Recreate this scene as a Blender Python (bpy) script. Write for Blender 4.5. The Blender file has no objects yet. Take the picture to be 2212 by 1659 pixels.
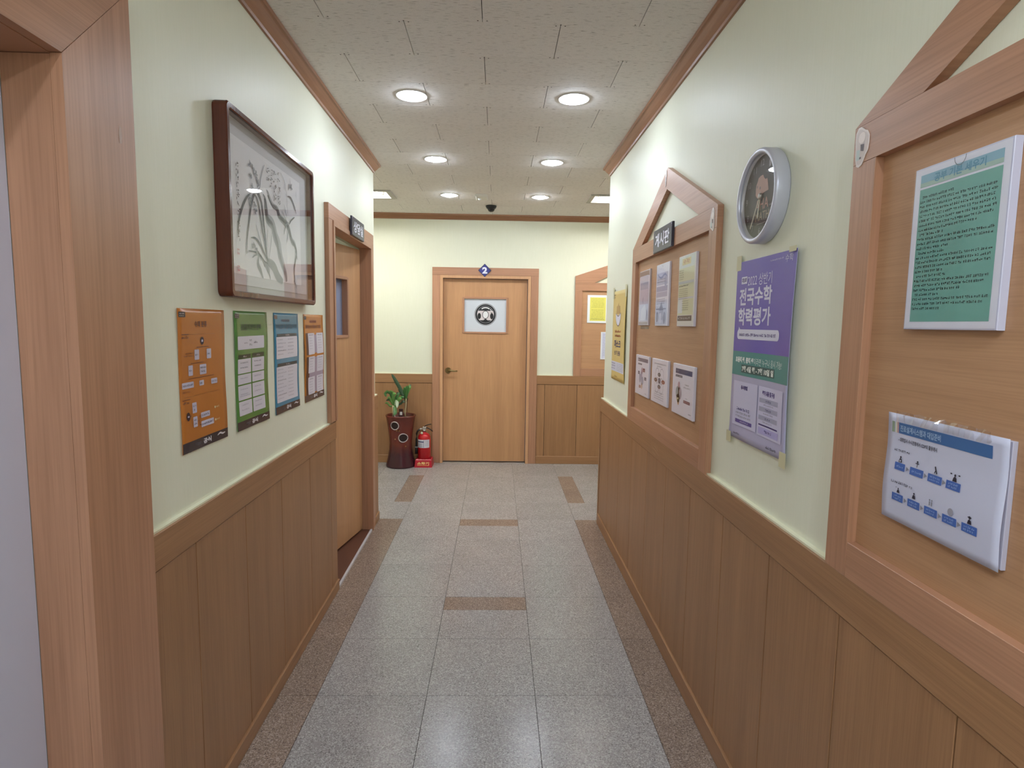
import bpy, bmesh, math, random
from mathutils import Vector, Matrix

S = bpy.context.scene
COL = S.collection

# ------------------------------------------------------------------ camera
W_PX, H_PX, F_PX = 2212.0, 1659.0, 1274.9
PITCH, YAW, ROLL, EYE = -0.1018, 0.02528, 0.01546, 1.57
fw = Vector((math.sin(YAW) * math.cos(PITCH), math.cos(YAW) * math.cos(PITCH), math.sin(PITCH)))
rt = Vector((math.cos(YAW), -math.sin(YAW), 0.0))
up = rt.cross(fw)
c_, s_ = math.cos(ROLL), math.sin(ROLL)
rt, up = c_ * rt + s_ * up, -s_ * rt + c_ * up
cam_data = bpy.data.cameras.new('camera')
cam_data.sensor_fit = 'HORIZONTAL'
cam_data.sensor_width = 36.0
cam_data.lens = F_PX / W_PX * 36.0
cam_data.clip_start = 0.02
cam = bpy.data.objects.new('camera', cam_data)
COL.objects.link(cam)
R3 = Matrix((rt, up, -fw)).transposed()
cam.matrix_world = Matrix.Translation((0, 0, EYE)) @ R3.to_4x4()
S.camera = cam

# ------------------------------------------------------------------ world, exposure
world = bpy.data.worlds.new('world')
S.world = world
world.use_nodes = True
world.node_tree.nodes['Background'].inputs[0].default_value = (0.8, 0.85, 1.0, 1)
world.node_tree.nodes['Background'].inputs[1].default_value = 0.05
S.view_settings.view_transform = 'Standard'
S.view_settings.look = 'None'
S.view_settings.exposure = 0.66
S.view_settings.gamma = 1.0
S.view_settings.use_curve_mapping = False
S.cycles.use_denoising = True
S.cycles.max_bounces = 10
S.cycles.diffuse_bounces = 6
S.cycles.sample_clamp_indirect = 6.0
LAMP_POWER = 110.0      # radiance of the round ceiling lamps
REAR_POWER = 430.0     # radiance of the pair of lamps behind the camera
TUBE_POWER = 45.0      # radiance of the fluorescent tubes
LAMP_TINT = (0.80, 0.885, 1.0)

# ------------------------------------------------------------------ materials
def lin(c):
    c = c / 255.0
    return c / 12.92 if c <= 0.04045 else ((c + 0.055) / 1.055) ** 2.4

def hexl(h):
    h = h.lstrip('#')
    return tuple(lin(int(h[i:i + 2], 16)) for i in (0, 2, 4)) + (1.0,)

_flat = {}
def flat(h, rough=0.5, metal=0.0, spec=0.5, name=None):
    key = (h, rough, metal, spec)
    if key not in _flat:
        m = bpy.data.materials.new(name or 'print_' + h.strip('#'))
        m.use_nodes = True
        b = m.node_tree.nodes['Principled BSDF']
        b.inputs['Base Color'].default_value = hexl(h)
        b.inputs['Roughness'].default_value = rough
        b.inputs['Metallic'].default_value = metal
        b.inputs['Specular IOR Level'].default_value = spec
        _flat[key] = m
    return _flat[key]

class NT:
    """small helper for building node trees on world position"""
    def __init__(s, name):
        s.m = bpy.data.materials.new(name); s.m.use_nodes = True
        s.t = s.m.node_tree; s.b = s.t.nodes['Principled BSDF']
        s.pos = s.t.nodes.new('ShaderNodeNewGeometry').outputs['Position']
    def n(s, typ, **kw):
        x = s.t.nodes.new(typ)
        for k, v in kw.items():
            if k in x.inputs: x.inputs[k].default_value = v
            else: setattr(x, k, v)
        return x
    def link(s, a, b): s.t.links.new(a, b)
    def mapped(s, scale, rot=(0, 0, 0)):
        m = s.n('ShaderNodeMapping'); m.inputs['Scale'].default_value = scale
        m.inputs['Rotation'].default_value = rot
        s.link(s.pos, m.inputs['Vector']); return m.outputs[0]
    def noise(s, vec, scale=1.0, detail=3.0, rough=0.5):
        x = s.n('ShaderNodeTexNoise'); x.inputs['Scale'].default_value = scale
        x.inputs['Detail'].default_value = detail; x.inputs['Roughness'].default_value = rough
        s.link(vec, x.inputs['Vector']); return x.outputs['Fac']
    def ramp(s, fac, stops):
        r = s.n('ShaderNodeValToRGB'); e = r.color_ramp.elements
        e[0].position, e[0].color = stops[0][0], stops[0][1]
        e[1].position, e[1].color = stops[-1][0], stops[-1][1]
        for p, c in stops[1:-1]:
            q = e.new(p); q.color = c
        s.link(fac, r.inputs[0]); return r.outputs[0]
    def mix(s, fac, a, b, mode='MIX'):
        x = s.n('ShaderNodeMix', data_type='RGBA', blend_type=mode)
        for sock, v in ((x.inputs[0], fac), (x.inputs[6], a), (x.inputs[7], b)):
            if hasattr(v, 'links'): s.link(v, sock)
            else: sock.default_value = v
        return x.outputs[2]
    def bump(s, h, strength, dist=0.001):
        x = s.n('ShaderNodeBump'); x.inputs['Strength'].default_value = strength
        x.inputs['Distance'].default_value = dist
        s.link(h, x.inputs['Height']); s.link(x.outputs[0], s.b.inputs['Normal'])
    def rand_tint(s, col, amt):
        oi = s.n('ShaderNodeObjectInfo')
        mr = s.n('ShaderNodeMapRange'); s.link(oi.outputs['Random'], mr.inputs[0])
        mr.inputs[3].default_value = 1 - amt; mr.inputs[4].default_value = 1 + amt
        hv = s.n('ShaderNodeHueSaturation'); s.link(col, hv.inputs['Color']); s.link(mr.outputs[0], hv.inputs['Value'])
        return hv.outputs[0]

def V4(r, g, b): return (r, g, b, 1.0)

def wood(name, base, coarse, fine, rough=0.4, rot=(0, 0, 0), amt=0.03, contrast=1.0):
    k = NT(name)
    n1 = k.noise(k.mapped(coarse, rot), 1.0, 4.0, 0.55)
    n2 = k.noise(k.mapped(fine, rot), 1.0, 2.0, 0.6)
    d = 1 - 0.13 * contrast; l = 1 + 0.08 * contrast
    c1 = k.ramp(n1, [(0.3, V4(base[0] * d, base[1] * d * 0.97, base[2] * d * 0.95)), (0.72, V4(base[0] * l, base[1] * l, base[2] * l))])
    c2 = k.ramp(n2, [(0.32, V4(0.80, 0.77, 0.74)), (0.6, V4(1, 1, 1))])
    col = k.mix(0.75 * contrast, c1, c2, 'MULTIPLY')
    col = k.rand_tint(col, amt)
    k.link(col, k.b.inputs['Base Color'])
    k.b.inputs['Roughness'].default_value = rough
    k.b.inputs['Specular IOR Level'].default_value = 0.45
    k.bump(n2, 0.15, 0.0006)
    return k.m

WB = (0.360, 0.192, 0.093)      # wainscot veneer
WC = (0.465, 0.248, 0.152)       # casing veneer
WD = (0.555, 0.310, 0.158)      # door veneer
M_wv = wood('veneer_vertical', WB, (14, 14, 0.8), (170, 170, 4), 0.42)
M_wh = wood('veneer_horizontal', WB, (0.9, 0.9, 22), (4, 4, 260), 0.42)
M_cv = wood('casing_vertical', WC, (12, 12, 0.7), (150, 150, 3), 0.36)
M_ch = wood('casing_horizontal', WC, (0.8, 0.8, 20), (3, 3, 240), 0.36)
M_dv = wood('door_veneer', WD, (11, 11, 0.6), (140, 140, 3), 0.40, contrast=0.8)
M_strip = wood('stop_strip', (0.62, 0.36, 0.20), (10, 10, 1), (120, 120, 4), 0.36, contrast=0.5)  # lighter veneer: light caught by the end door's proud jambs, put into colour
M_panel = wood('board_panel', (0.49, 0.280, 0.155), (0.8, 0.8, 30), (5, 5, 300), 0.5, contrast=0.7)
M_mould = wood('moulding', (0.34, 0.165, 0.088), (0.8, 0.8, 20), (5, 5, 200), 0.4)
SLR = math.atan2(0.307, 0.683)
M_sl = {}
M_mahog = wood('mahogany', (0.105, 0.026, 0.014), (12, 12, 2), (140, 140, 5), 0.22)
M_dark = flat('#1a120d', 0.8, name='joint_shadow')

def mk_wall():
    k = NT('wallpaper')
    n = k.noise(k.mapped((260, 260, 9)), 1.0, 3.0, 0.6)
    n2 = k.noise(k.mapped((90, 90, 140)), 1.0, 2.0)
    c = k.ramp(n, [(0.3, V4(0.785, 0.802, 0.655)), (0.7, V4(0.812, 0.826, 0.688))])
    k.link(c, k.b.inputs['Base Color'])
    k.b.inputs['Roughness'].default_value = 0.48
    k.b.inputs['Specular IOR Level'].default_value = 0.45
    a = k.n('ShaderNodeMath', operation='ADD'); k.link(n, a.inputs[0]); k.link(n2, a.inputs[1])
    k.bump(a.outputs[0], 0.22, 0.0006)
    return k.m
M_wall = mk_wall()
M_ledge = flat('#e6e6cc', 0.4, name='ledge_highlight')  # wallpaper cream, standing for light caught along the wainscot's top edge

def mk_ceil():
    k = NT('mineral_tile')
    n = k.noise(k.mapped((26, 330, 26)), 1.0, 1.0, 0.4)
    n2 = k.noise(k.mapped((420, 420, 420)), 1.0, 2.0, 0.6)
    c = k.ramp(n, [(0.0, V4(0.82, 0.785, 0.755)), (0.655, V4(0.82, 0.785, 0.755)), (0.70, V4(0.40, 0.37, 0.34))])
    c2 = k.ramp(n2, [(0.35, V4(0.86, 0.86, 0.86)), (0.6, V4(1, 1, 1))])
    c = k.mix(0.8, c, c2, 'MULTIPLY')
    c = k.rand_tint(c, 0.015)
    k.link(c, k.b.inputs['Base Color'])
    k.b.inputs['Roughness'].default_value = 0.85
    k.bump(n2, 0.3, 0.0008)
    return k.m
M_ceil = mk_ceil()

def mk_tile(name, lo, mid, hi):
    k = NT(name)
    v = k.n('ShaderNodeTexVoronoi'); v.inputs['Scale'].default_value = 1.0
    k.link(k.mapped((230, 230, 230)), v.inputs['Vector'])
    sep = k.n('ShaderNodeSeparateColor'); k.link(v.outputs['Color'], sep.inputs[0])
    n1 = k.noise(k.mapped((170, 170, 170)), 1.0, 4.0, 0.7)
    n2 = k.noise(k.mapped((4, 4, 4)), 1.0, 3.0)
    a = k.n('ShaderNodeMath', operation='MULTIPLY_ADD')
    k.link(sep.outputs[0], a.inputs[0]); a.inputs[1].default_value = 0.62; k.link(n1, a.inputs[2])
    c = k.ramp(a.outputs[0], [(0.44, lo), (0.62, mid), (0.92, mid), (1.0, hi)])
    c2 = k.ramp(n2, [(0.3, V4(0.90, 0.90, 0.91)), (0.7, V4(1.0, 1.0, 1.0))])
    c = k.mix(1.0, c, c2, 'MULTIPLY')
    c = k.rand_tint(c, 0.035)
    k.link(c, k.b.inputs['Base Color'])
    r = k.ramp(n1, [(0.3, V4(0.15, 0.15, 0.15)), (0.7, V4(0.27, 0.27, 0.27))])
    k.link(r, k.b.inputs['Roughness'])
    k.bump(n1, 0.18, 0.0007)
    return k.m
M_grey = mk_tile('vinyl_grey', V4(0.14, 0.13, 0.13), V4(0.335, 0.317, 0.312), V4(0.50, 0.485, 0.48))
M_brown = mk_tile('vinyl_brown', V4(0.085, 0.062, 0.055), V4(0.26, 0.19, 0.148), V4(0.40, 0.32, 0.27))

def emis(name, col, st):
    m = bpy.data.materials.new(name); m.use_nodes = True
    b = m.node_tree.nodes['Principled BSDF']
    b.inputs['Base Color'].default_value = (0.9, 0.9, 0.9, 1)
    b.inputs['Emission Color'].default_value = (*col, 1)
    b.inputs['Emission Strength'].default_value = st
    return m
M_lamp = emis('lamp_glow', LAMP_TINT, LAMP_POWER)
M_lamp_rear = emis('lamp_glow_rear', LAMP_TINT, REAR_POWER)
M_tube = emis('tube_glow', (1.0, 0.98, 0.93), TUBE_POWER)

def glass(name, rough=0.02, tint=(1, 1, 1), base=0.0, graze=0.93):
    m = bpy.data.materials.new(name); m.use_nodes = True
    t = m.node_tree; t.nodes.clear()
    o = t.nodes.new('ShaderNodeOutputMaterial'); mx = t.nodes.new('ShaderNodeMixShader')
    tr = t.nodes.new('ShaderNodeBsdfTransparent'); tr.inputs[0].default_value = (*tint, 1)
    gl = t.nodes.new('ShaderNodeBsdfGlossy'); gl.inputs['Roughness'].default_value = rough
    lw = t.nodes.new('ShaderNodeLayerWeight'); lw.inputs[0].default_value = 0.5
    pw = t.nodes.new('ShaderNodeMath'); pw.operation = 'POWER'; pw.inputs[1].default_value = 5.0
    ad = t.nodes.new('ShaderNodeMath'); ad.operation = 'MULTIPLY_ADD'; ad.inputs[1].default_value = graze; ad.inputs[2].default_value = 0.045 + base; ad.use_clamp = True
    t.links.new(lw.outputs['Facing'], pw.inputs[0]); t.links.new(pw.outputs[0], ad.inputs[0]); t.links.new(ad.outputs[0], mx.inputs[0])
    t.links.new(tr.outputs[0], mx.inputs[1]); t.links.new(gl.outputs[0], mx.inputs[2])
    t.links.new(mx.outputs[0], o.inputs[0])
    return m
M_glass = glass('clear_glass', 0.01)
M_film = glass('clear_plastic', 0.06, base=-0.02, graze=0.35)
M_wrinkle = glass('crumpled_plastic', 0.12, base=0.16)
M_tape = glass('clear_tape', 0.3, tint=(0.80, 0.78, 0.72), base=0.05)
M_ptape = flat('#cfcba8', 0.45, name='paper_tape')

# ------------------------------------------------------------------ frames and meshes
class Fr:
    def __init__(s, O, U, N, Vv=(0, 0, 1), disp=None):
        s.O, s.U, s.N, s.V = Vector(O), Vector(U).normalized(), Vector(N).normalized(), Vector(Vv)
        s.disp = disp
    def pt(s, u, v, n=0.0):
        if s.disp: n = n + s.disp(u, v)
        return s.O + s.U * u + s.V * v + s.N * n
    def warped(s, f): return Fr(s.O, s.U, s.N, s.V, f)

LF = Fr((-0.877, 0, 0), (-0.0122, 1, 0), (1, 0.0122, 0))       # left wall, u = +y
RF = Fr((0.81, 0, 0), (0, -1, 0), (-1, 0, 0))                   # right wall, u = -y
BF = Fr((0, 6.54, 0), (1, 0, 0), (0, -1, 0))                    # end wall, u = +x
WF = Fr((0, 0, 0), (1, 0, 0), (0, 1, 0))                        # plain world: (x, z, y)
LW, RW, BW = -0.020, -0.022, -0.020                             # wall surface behind the wainscot face

def link(o, parent=None):
    COL.objects.link(o)
    if parent is not None:
        o.parent = parent
    return o

def wloc(o):
    v = Vector((0, 0, 0))
    while o is not None:
        v += o.location; o = o.parent
    return v

class MB:
    def __init__(s): s.v, s.f, s.m, s.mats, s.sm = [], [], [], [], []
    def mi(s, mat):
        if mat not in s.mats: s.mats.append(mat)
        return s.mats.index(mat)
    def add(s, vs, fs, mat, smooth=False):
        b = len(s.v); s.v += [tuple(p) for p in vs]; k = s.mi(mat)
        for f in fs:
            s.f.append(tuple(b + i for i in f)); s.m.append(k); s.sm.append(smooth)
    def build(s, name, parent=None, label=None, origin=None):
        me = bpy.data.meshes.new(name)
        org = Vector(origin) if origin is not None else (wloc(parent) if parent is not None else Vector((0, 0, 0)))
        me.from_pydata([(p[0] - org.x, p[1] - org.y, p[2] - org.z) for p in s.v], [], s.f)
        for m in s.mats: me.materials.append(m)
        me.polygons.foreach_set('material_index', s.m)
        me.polygons.foreach_set('use_smooth', s.sm)
        me.update()
        o = bpy.data.objects.new(name, me)
        link(o, parent)
        o.location = org - (wloc(parent) if parent is not None else Vector((0, 0, 0)))
        if label: o['label'] = label
        return o
    # boxes in a frame, front edges chamfered by c
    def box(s, fr, u0, u1, v0, v1, n0, n1, mat, c=0.0):
        if c <= 0:
            vs = [fr.pt(u, v, n) for n in (n0, n1) for v in (v0, v1) for u in (u0, u1)]
            s.add(vs, [(0, 2, 3, 1), (4, 5, 7, 6), (0, 1, 5, 4), (2, 6, 7, 3), (0, 4, 6, 2), (1, 3, 7, 5)], mat)
        else:
            a = [fr.pt(u, v, n0) for v in (v0, v1) for u in (u0, u1)]
            b = [fr.pt(u, v, n1 - c) for v in (v0, v1) for u in (u0, u1)]
            d = [fr.pt(u, v, n1) for v in (v0 + c, v1 - c) for u in (u0 + c, u1 - c)]
            fs = [(0, 2, 3, 1), (8, 9, 11, 10)]
            for k in (0, 4):
                fs += [(k, k + 1, k + 5, k + 4), (k + 2, k + 6, k + 7, k + 3), (k, k + 4, k + 6, k + 2), (k + 1, k + 3, k + 7, k + 5)]
            s.add(a + b + d, fs, mat)
    def poly(s, fr, pts, n, mat):
        s.add([fr.pt(u, v, n) for u, v in pts], [tuple(range(len(pts)))], mat)
    def prism(s, fr, pts, n0, n1, mat, c=0.0):
        k = len(pts)
        vs = [fr.pt(u, v, n0) for u, v in pts] + [fr.pt(u, v, n1) for u, v in pts]
        fs = [tuple(reversed(range(k))), tuple(range(k, 2 * k))] + [(i, (i + 1) % k, k + (i + 1) % k, k + i) for i in range(k)]
        s.add(vs, fs, mat)
    def extr(s, fr, prof, u0, u1, mat):
        k = len(prof)
        vs = [fr.pt(u0, v, n) for n, v in prof] + [fr.pt(u1, v, n) for n, v in prof]
        fs = [tuple(range(k)), tuple(reversed(range(k, 2 * k)))] + [(i, k + i, k + (i + 1) % k, (i + 1) % k) for i in range(k)]
        s.add(vs, fs, mat)
    # rectangle with rounded corners laid over a (curved) sheet
    def rr(s, fr, u0, u1, v0, v1, n, mat, r=0.0, cell=0.02):
        if u1 < u0: u0, u1 = u1, u0
        if v1 < v0: v0, v1 = v1, v0
        cell = cell if fr.disp else 10
        nu = max(1, int((u1 - u0) / cell + 0.5)); nv = max(1, int((v1 - v0) / cell + 0.5))
        rows = []
        if r > 0:
            for a in range(0, 5):
                t = a / 4 * math.pi / 2
                rows.append((v0 + r - r * math.cos(t), r - r * math.sin(t)))
            for i in range(1, nv): rows.append((v0 + r + (v1 - v0 - 2 * r) * i / nv, 0.0))
            for a in range(0, 5):
                t = a / 4 * math.pi / 2
                rows.append((v1 - r + r * math.sin(t), r - r * math.cos(t)))
        else:
            rows = [(v0 + (v1 - v0) * i / nv, 0.0) for i in range(nv + 1)]
        vs, fs = [], []
        for v, ins in rows:
            for j in range(nu + 1):
                vs.append(fr.pt(u0 + ins + (u1 - u0 - 2 * ins) * j / nu, v, n))
        for i in range(len(rows) - 1):
            for j in range(nu):
                a = i * (nu + 1) + j
                fs.append((a, a + 1, a + nu + 2, a + nu + 1))
        s.add(vs, fs, mat, smooth=bool(fr.disp))
    def sheet(s, fr, u0, u1, v0, v1, n, th, mat, mback=None, nu=14, nv=24):
        vs, fs = [], []
        for dn in (0, -th):
            for i in range(nv + 1):
                for j in range(nu + 1):
                    vs.append(fr.pt(u0 + (u1 - u0) * j / nu, v0 + (v1 - v0) * i / nv, n + dn))
        q = (nu + 1) * (nv + 1)
        for i in range(nv):
            for j in range(nu):
                a = i * (nu + 1) + j
                fs.append((a, a + 1, a + nu + 2, a + nu + 1)); fs.append((q + a, q + a + nu + 1, q + a + nu + 2, q + a + 1))
        for j in range(nu):
            fs.append((j + 1, j, q + j, q + j + 1)); a = nv * (nu + 1) + j; fs.append((a, a + 1, q + a + 1, q + a))
        for i in range(nv):
            a = i * (nu + 1); fs.append((a, a + nu + 1, q + a + nu + 1, q + a)); a += nu; fs.append((a + nu + 1, a, q + a, q + a + nu + 1))
        s.add(vs, fs, mat, smooth=True)
    def ell(s, fr, u, v, ru, rv, n, mat, k=24, a0=0, a1=360):
        pts = []
        full = (a1 - a0) >= 360
        for i in range(k + (0 if full else 1)):
            t = math.radians(a0 + (a1 - a0) * i / k); pts.append((u + ru * math.cos(t), v + rv * math.sin(t)))
        s.poly(fr, pts, n, mat)
    def ring(s, fr, u, v, ru, rv, wdt, n, mat, k=32, a0=0, a1=360):
        vs, fs = [], []
        full = (a1 - a0) >= 360
        for i in range(k + 1):
            t = math.radians(a0 + (a1 - a0) * i / k)
            for q in (1, 0):
                vs.append(fr.pt(u + (ru - wdt * q) * math.cos(t), v + (rv - wdt * q) * math.sin(t), n))
        for i in range(k): fs.append((2 * i, 2 * i + 1, 2 * i + 3, 2 * i + 2))
        s.add(vs, fs, mat)
    def stroke(s, fr, pts, w, n, mat, taper=True, sub=4, w1=None):
        # smooth brush stroke through pts
        P = [Vector((p[0], p[1])) for p in pts]
        Q = []
        for i in range(len(P) - 1):
            p0 = P[max(i - 1, 0)]; p1 = P[i]; p2 = P[i + 1]; p3 = P[min(i + 2, len(P) - 1)]
            for j in range(sub):
                t = j / sub
                Q.append(0.5 * ((2 * p1) + (p2 - p0) * t + (2 * p0 - 5 * p1 + 4 * p2 - p3) * t * t + (3 * p1 - p0 - 3 * p2 + p3) * t ** 3))
        Q.append(P[-1])
        vs, fs = [], []
        for i, q in enumerate(Q):
            d = (Q[min(i + 1, len(Q) - 1)] - Q[max(i - 1, 0)])
            if d.length < 1e-9: d = Vector((1, 0))
            d.normalize(); nn = Vector((-d.y, d.x)); t = i / (len(Q) - 1)
            ww = w if w1 is None else w + (w1 - w) * t
            if taper: ww *= 0.25 + 0.75 * math.sin(math.pi * min(1, max(0.02, t * 0.9 + 0.05)))
            for sg in (1, -1):
                k = q + nn * ww * 0.5 * sg; vs.append(fr.pt(k.x, k.y, n))
        for i in range(len(Q) - 1): fs.append((2 * i, 2 * i + 1, 2 * i + 3, 2 * i + 2))
        s.add(vs, fs, mat)
    def text(s, fr, string, u0, u1, v0, v1, n, mat, bold=0.0, keep=False, align='L', rot=0.0):
        vs, fs, bb = glyphs(string, bold)
        w, h = bb[1] - bb[0], bb[3] - bb[2]
        sx, sy = (u1 - u0) / w, (v1 - v0) / h
        off = 0.0
        if keep:
            sx = min(sx, sy)
            if align == 'C': off = ((u1 - u0) - w * sx) / 2
        cu, cv = (u0 + u1) / 2, (v0 + v1) / 2
        out = []
        for x, y in vs:
            a, b = u0 + off + (x - bb[0]) * sx, v0 + (y - bb[2]) * sy
            if rot:
                da, db = a - cu, b - cv
                a, b = cu + da * math.cos(rot) - db * math.sin(rot), cv + da * math.sin(rot) + db * math.cos(rot)
            out.append(fr.pt(a, b, n))
        s.add(out, fs, mat)
    def greek(s, fr, u0, u1, v, h, n, mat, seed=0, fill=1.0, bold=0.16):
        # lines of lettering too small to read in the photograph
        rnd = random.Random(seed); u = u0; end = u0 + (u1 - u0) * fill
        while u < end - h * 0.8:
            for g in range(rnd.randint(2, 5)):
                if u > end - h * 0.8: break
                w = h * 0.78; b = h * bold
                for q in range(rnd.randint(3, 4)):
                    if rnd.random() < 0.55:
                        y = v + rnd.random() * (h - b); s.rr(fr, u, u + w * rnd.uniform(.6, 1), y, y + b, n, mat, cell=1)
                    else:
                        x = u + rnd.random() * (w - b); s.rr(fr, x, x + b, v, v + h * rnd.uniform(.6, 1), n, mat, cell=1)
                u += h * 0.9
            u += h * 0.45
    def lathe(s, c, prof, mat, seg=24, axis='Z', smooth=True):
        c = Vector(c); vs, fs = [], []
        for r, z in prof:
            for i in range(seg):
                t = 2 * math.pi * i / seg; a, b = r * math.cos(t), r * math.sin(t)
                vs.append(c + (Vector((a, b, z)) if axis == 'Z' else Vector((z, a, b)) if axis == 'X' else Vector((a, z, b))))
        k = len(prof)
        for i in range(k - 1):
            for j in range(seg):
                fs.append((i * seg + j, i * seg + (j + 1) % seg, (i + 1) * seg + (j + 1) % seg, (i + 1) * seg + j))
        if prof[0][0] > 1e-5: fs.append(tuple(reversed(range(seg))))
        if prof[-1][0] > 1e-5: fs.append(tuple(range((k - 1) * seg, k * seg)))
        s.add(vs, fs, mat, smooth)
    def tube(s, pts, r, mat, seg=8, r1=None, flatz=1.0):
        P = [Vector(p) for p in pts]; vs, fs = [], []
        for i, p in enumerate(P):
            d = (P[min(i + 1, len(P) - 1)] - P[max(i - 1, 0)]).normalized()
            a = d.cross(Vector((0.03, 0.02, 1))); a = a.normalized() if a.length > 1e-4 else Vector((1, 0, 0))
            b = d.cross(a); rr = r if r1 is None else r + (r1 - r) * i / (len(P) - 1)
            for j in range(seg):
                t = 2 * math.pi * j / seg; vs.append(p + a * rr * math.cos(t) + b * rr * math.sin(t) * flatz)
        for i in range(len(P) - 1):
            for j in range(seg):
                fs.append((i * seg + j, i * seg + (j + 1) % seg, (i + 1) * seg + (j + 1) % seg, (i + 1) * seg + j))
        fs.append(tuple(reversed(range(seg)))); fs.append(tuple(range((len(P) - 1) * seg, len(P) * seg)))
        s.add(vs, fs, mat, True)

_gly = {}
def glyphs(string, bold):
    key = (string, bold)
    if key not in _gly:
        cu = bpy.data.curves.new('lettering', 'FONT')
        cu.body = string; cu.size = 1.0; cu.offset = bold; cu.resolution_u = 3; cu.fill_mode = 'FRONT'
        ob = bpy.data.objects.new('lettering', cu); COL.objects.link(ob)
        dg = bpy.context.evaluated_depsgraph_get(); dg.update()
        me = bpy.data.meshes.new_from_object(ob.evaluated_get(dg))
        vs = [(v.co.x, v.co.y) for v in me.vertices]; fs = [tuple(p.vertices) for p in me.polygons]
        bpy.data.objects.remove(ob); bpy.data.curves.remove(cu); bpy.data.meshes.remove(me)
        if not vs: vs, fs = [(0, 0), (1, 0), (1, 1)], [(0, 1, 2)]
        bb = (min(v[0] for v in vs), max(v[0] for v in vs), min(v[1] for v in vs), max(v[1] for v in vs))
        _gly[key] = (vs, fs, bb)
    return _gly[key]

def tag(o, label, cat=None, group=None, kind=None):
    o['label'] = label
    if cat: o['category'] = cat
    if group: o['group'] = group
    if kind: o['kind'] = kind
    return o

def thing(name, loc, label, cat, group=None, kind=None):
    o = bpy.data.objects.new(name, None)
    o.empty_display_size = 0.05
    COL.objects.link(o); o.location = loc
    return tag(o, label, cat, group, kind)

def part(name, parent, fn, label=None):
    m = MB(); fn(m); return m.build(name, parent, label)

# pre-bake the lettering while the scene is still empty
for _s, _b in (('수의 분류', .03), ('곱셈공식과인수분해', .03), ('이차방정식과 일차부등식의 해', .02), ('일차함수와 이차함수의 그래프', .03),
               ('게시판', .028), ('상담실', .028), ('소화기', .03), ('2', .05), ('마스크', .04), ('쓰기 운동', .03),
               ('2022 상반기', 0.0), ('제5회', .05), ('전국수학', .028), ('학력평가', .028), ('초등학생, 중학생', .05), ('이라면 누구나 응시 가능!', 0.0),
               ('7월 4일 월 - 7월 10일 일', .045), ('평가 내용 및 구성', .05), ('응시방법', .05),
               ('진로설계시스템과 대입준비', .02), ('- 대학입시 수시전형에서 CDP의 활용예시', .02), ('공부 기본 세우기', .02),
               ('AHA', .0), ('MATH', .0), ('12', 0.0), ('11', 0.0), ('10', 0.0), ('9', 0.0), ('8', 0.0), ('7', 0.0), ('6', 0.0)):
    glyphs(_s, _b)

# ================================================================== STRUCTURE
ZC = 2.735
HX0, HX1 = -2.9, 2.9          # cross hall extents
# ---- floor
fl = MB(); fl.box(WF, -3.0, 3.0, -0.12, -0.004, -1.75, 6.75, M_dark)
floor = fl.build('floor')
tag(floor, 'floor of grey speckled square vinyl tiles with brown speckled borders and short inlays', 'floor', kind='structure')
_tm = {}
def tile_at(x0, x1, y0, y1, mat):
    g = 0.0008
    key = (round(x1 - x0, 4), round(y1 - y0, 4), mat.name)
    if key not in _tm:
        m = MB(); w, d = x1 - x0, y1 - y0
        m.box(Fr((0, 0, 0), (1, 0, 0), (0, 0, 1), (0, 1, 0)), g, w - g, g * 1.15, d - g * 1.15, -0.006, 0.0, mat, 0.0007)
        me = m.build('tile'); _tm[key] = me.data; bpy.data.objects.remove(me)
    o = bpy.data.objects.new('floor_tile', _tm[key]); link(o, floor); o.location = (x0, y0, 0)
CX = [-0.741, -0.281, 0.178, 0.639]
RY = [4.62 - 0.4525 * k for k in range(14, -1, -1)]
for i in range(len(RY) - 1):
    y0, y1 = RY[i], RY[i + 1]
    tile_at(-0.96, CX[0], y0, y1, M_brown); tile_at(CX[3], 0.84, y0, y1, M_brown)
    tile_at(CX[0], CX[1], y0, y1, M_grey); tile_at(CX[2], CX[3], y0, y1, M_grey)
    if (len(RY) - 1 - i) % 3 == 1:
        tile_at(CX[1], CX[2], y0, y1 - 0.153, M_grey); tile_at(CX[1], CX[2], y1 - 0.153, y1, M_brown)
    else:
        tile_at(CX[1], CX[2], y0, y1, M_grey)
HY = [4.62, 5.075, 5.53, 5.985, 6.44, 6.58]
HXs = [CX[0] - 0.46 * k for k in range(5, 0, -1)] + CX + [CX[3] + 0.46 * k for k in range(1, 6)]
for i in range(5):
    for j in range(len(HXs) - 1):
        x0, x1, y0, y1 = HXs[j], HXs[j + 1], HY[i], HY[i + 1]
        if i in (1, 2) and abs(x1 - CX[0]) < 1e-6:
            tile_at(x0, x1 - 0.15, y0, y1, M_grey); tile_at(x1 - 0.15, x1, y0, y1, M_brown)
        elif i in (1, 2) and abs(x0 - CX[3]) < 1e-6:
            tile_at(x0, x0 + 0.15, y0, y1, M_brown); tile_at(x0 + 0.15, x1, y0, y1, M_grey)
        else:
            tile_at(x0, x1, y0, y1, M_grey)

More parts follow.
